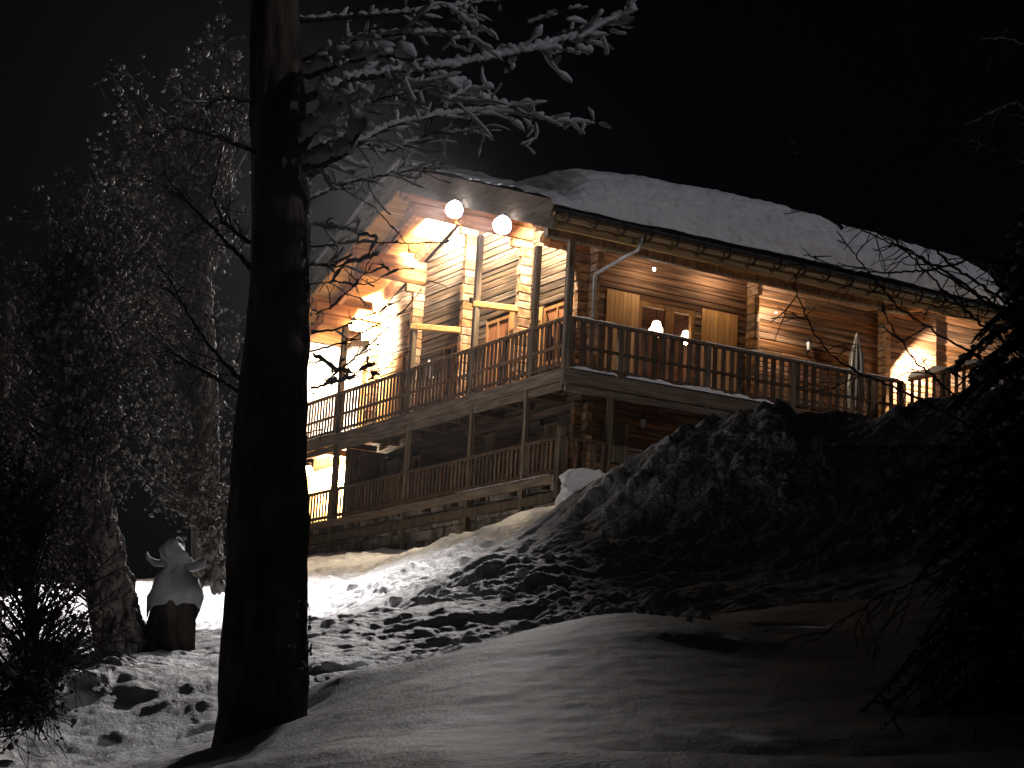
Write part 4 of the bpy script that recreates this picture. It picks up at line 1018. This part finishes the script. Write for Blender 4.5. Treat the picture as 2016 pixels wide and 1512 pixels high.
con = conifer('conifer', (cp[0], cp[1], ground_z(cp[0], cp[1])-.1), 3.45, 1.05, 26, 'dark snow-flecked conifer at the right edge before the terrace', 61, None, .7, 17, .03, .036, .11)
# bare larch boughs reaching in from the right
lr = at(2140, 1300, 12.5); larch = empty('bare_larch', (lr[0], lr[1], ground_z(lr[0], lr[1])-.1)); tag(larch, 'bare larch with thin dark twigs crossing the right end of the roof', 'tree')
L0 = np.array(larch.location)
mb = MB(); mb.tube([at(2140, 1340, 12.5)-L0, at(2135, 900, 12.5)-L0, at(2120, 300, 12.5)-L0, at(2100, -300, 12.5)-L0], [.12, .10, .07, .03], 9); mb.build('trunk', M['bark'], larch, True)
RT = [[(1646,455,11.6),(1726,556,11.7),(1772,608,11.8),(1859,665,11.9),(1925,704,12),(2130,860,12.4)],
 [(1700,440,11.7),(1786,496,11.8),(1859,573,11.9),(1925,633,12),(1960,660,12.1),(2128,800,12.4)],
 [(1650,430,11.7),(1788,494,11.8),(1876,551,11.9),(1955,605,12),(2128,760,12.4)],
 [(1730,600,11.7),(1761,652,11.8),(1805,715,11.8),(1859,761,11.9),(1900,794,12),(2135,930,12.4)],
 [(1560,560,11.6),(1575,592,11.6),(1603,655,11.7),(1641,704,11.8),(1690,734,11.9),(1800,780,12),(2135,960,12.4)],
 [(1950,520,12.3),(1985,590,12.3),(2016,640,12.3),(2130,780,12.4)],
 [(1600,505,11.6),(1680,535,11.7),(1750,538,11.8),(1840,530,11.9),(1930,505,12),(2122,560,12.4)],
 [(1650,250,12),(1700,350,12),(1740,430,12),(1770,480,12),(1900,560,12.2),(2128,720,12.4)],
 [(1660,240,12),(1720,330,12),(1790,430,12),(1870,520,12.2),(2126,690,12.4)],
 [(1750,230,12),(1800,330,12),(1850,400,12),(1930,500,12.2),(2124,650,12.4)],
 [(1720,340,12.2),(1800,300,12.2),(1880,255,12.2),(2000,200,12.3),(2118,330,12.4)],
 [(1570,250,12.1),(1580,340,12.1),(1610,410,12.1),(1660,450,12.1)],
 [(1325,265,12.2),(1365,190,12.2),(1392,100,12.2),(1408,0,12.2),(1420,-200,12.3),(2098,-330,12.4)],
 [(1320,50,12.2),(1370,20,12.2),(1430,-30,12.3),(2096,-360,12.4)],
 [(1450,190,12.2),(1460,80,12.2),(1475,-30,12.2),(1600,-250,12.3),(2096,-360,12.4)],
 [(1735,190,12.3),(1770,90,12.3),(1790,0,12.3),(1830,-120,12.4),(2104,-150,12.4)],
 [(1850,100,12.2),(1900,80,12.2),(1980,75,12.3),(2112,120,12.4)],
 [(1890,260,12.2),(1960,300,12.2),(2116,360,12.4)]]
for k, pp in enumerate(RT):
    snowy_branch(pp[::-1], .014, .004, .013, larch, L0, 16, .26, .10, 500+k, .3, tdown=.2)
# drooping twigs low on the right
for k, pp in enumerate(([(2120,900,12.3),(1900,1000,11),(1800,1150,10.6),(1765,1250,10.5)], [(2120,950,12.3),(1950,1050,11),(1880,1180,10.4),(1870,1290,10.3)], [(2125,1000,12.3),(1950,1200,10.6),(1800,1360,10),(1735,1440,9.8)],
                         [(2120,850,12.3),(1850,920,11.4),(1700,980,11.2),(1640,1050,11.1)], [(2125,1050,12.3),(2000,1250,10.3),(1930,1390,9.9)], [(2120,880,12.3),(1800,880,11.5),(1620,880,11.3)], [(2125,1080,12.3),(1900,1100,10.6),(1720,1180,10.2),(1640,1240,10)])):
    snowy_branch(pp, .014, .004, .016, larch, L0, 26, .32, .22, 560+k, .25, tdown=.4)
# unseen conifers added beyond the right edge to keep moonlight off the snow
cf = None
for k, (x, y, s, lab) in enumerate(((13.5, 24, 1.0, 'tall unseen conifer added right of the snow bank to block moonlight'), (15.5, 29.5, 1.08, ''), (14.0, 34.5, .98, ''), (10.8, 19.0, .95, ''), (12.5, 14.5, 1.0, ''), (18.5, 26.5, 1.15, ''), (18.0, 33, 1.1, ''), (16.5, 20.5, 1.1, ''), (8.6, 13.0, .5, ''), (7.6, 10.4, .42, ''), (10, 16.5, 1.0, ''), (12.2, 21.4, 1.1, ''), (12.4, 27, 1.05, ''), (9.6, 7.6, 1.0, ''), (12, 10.5, 1.1, ''), (15, 16.5, 1.15, ''), (14.6, 12.6, 1.1, ''), (8.6, 5.0, .9, ''), (11.5, 3.4, 1.1, ''), (9.8, 1.2, 1.0, ''), (10.3, 9.6, .62, ''), (8.2, 7.6, .5, ''))):
    loc = (x, y, ground_z(x, y)-.2)
    if cf is None:
        cf = conifer('shade_conifer', loc, 11.5, 2.6, 26, lab, 71, 'unseen conifers added to shade the bank', .35, 13, .04, .30, .0)
    else:
        r = cf.copy(); COL.objects.link(r); r.location = loc; r.scale = (s, s, s); r.rotation_euler = (0, 0, k*1.3)
        for ch in list(cf.children):
            c = ch.copy(); COL.objects.link(c); c.parent = r

# ------------------------------------------------------------------ thin haze added to imitate lens glow round the lamps
hz = MB(); hz.box(-95, 95, -3, 190, -9, 46); ho = hz.build('haze', None); tag(ho, 'thin added haze standing in for lens glow round the lamps', 'haze', kind='stuff')
hm = bpy.data.materials.new('glow_haze'); hm.use_nodes = True; t = hm.node_tree; t.nodes.remove(t.nodes['Principled BSDF'])
pv_ = t.nodes.new('ShaderNodeVolumePrincipled'); pv_.inputs['Color'].default_value = (.95, .95, 1, 1); pv_.inputs['Density'].default_value = .00018; pv_.inputs['Anisotropy'].default_value = .85
t.links.new(pv_.outputs[0], t.nodes['Material Output'].inputs['Volume']); ho.data.materials.append(hm)
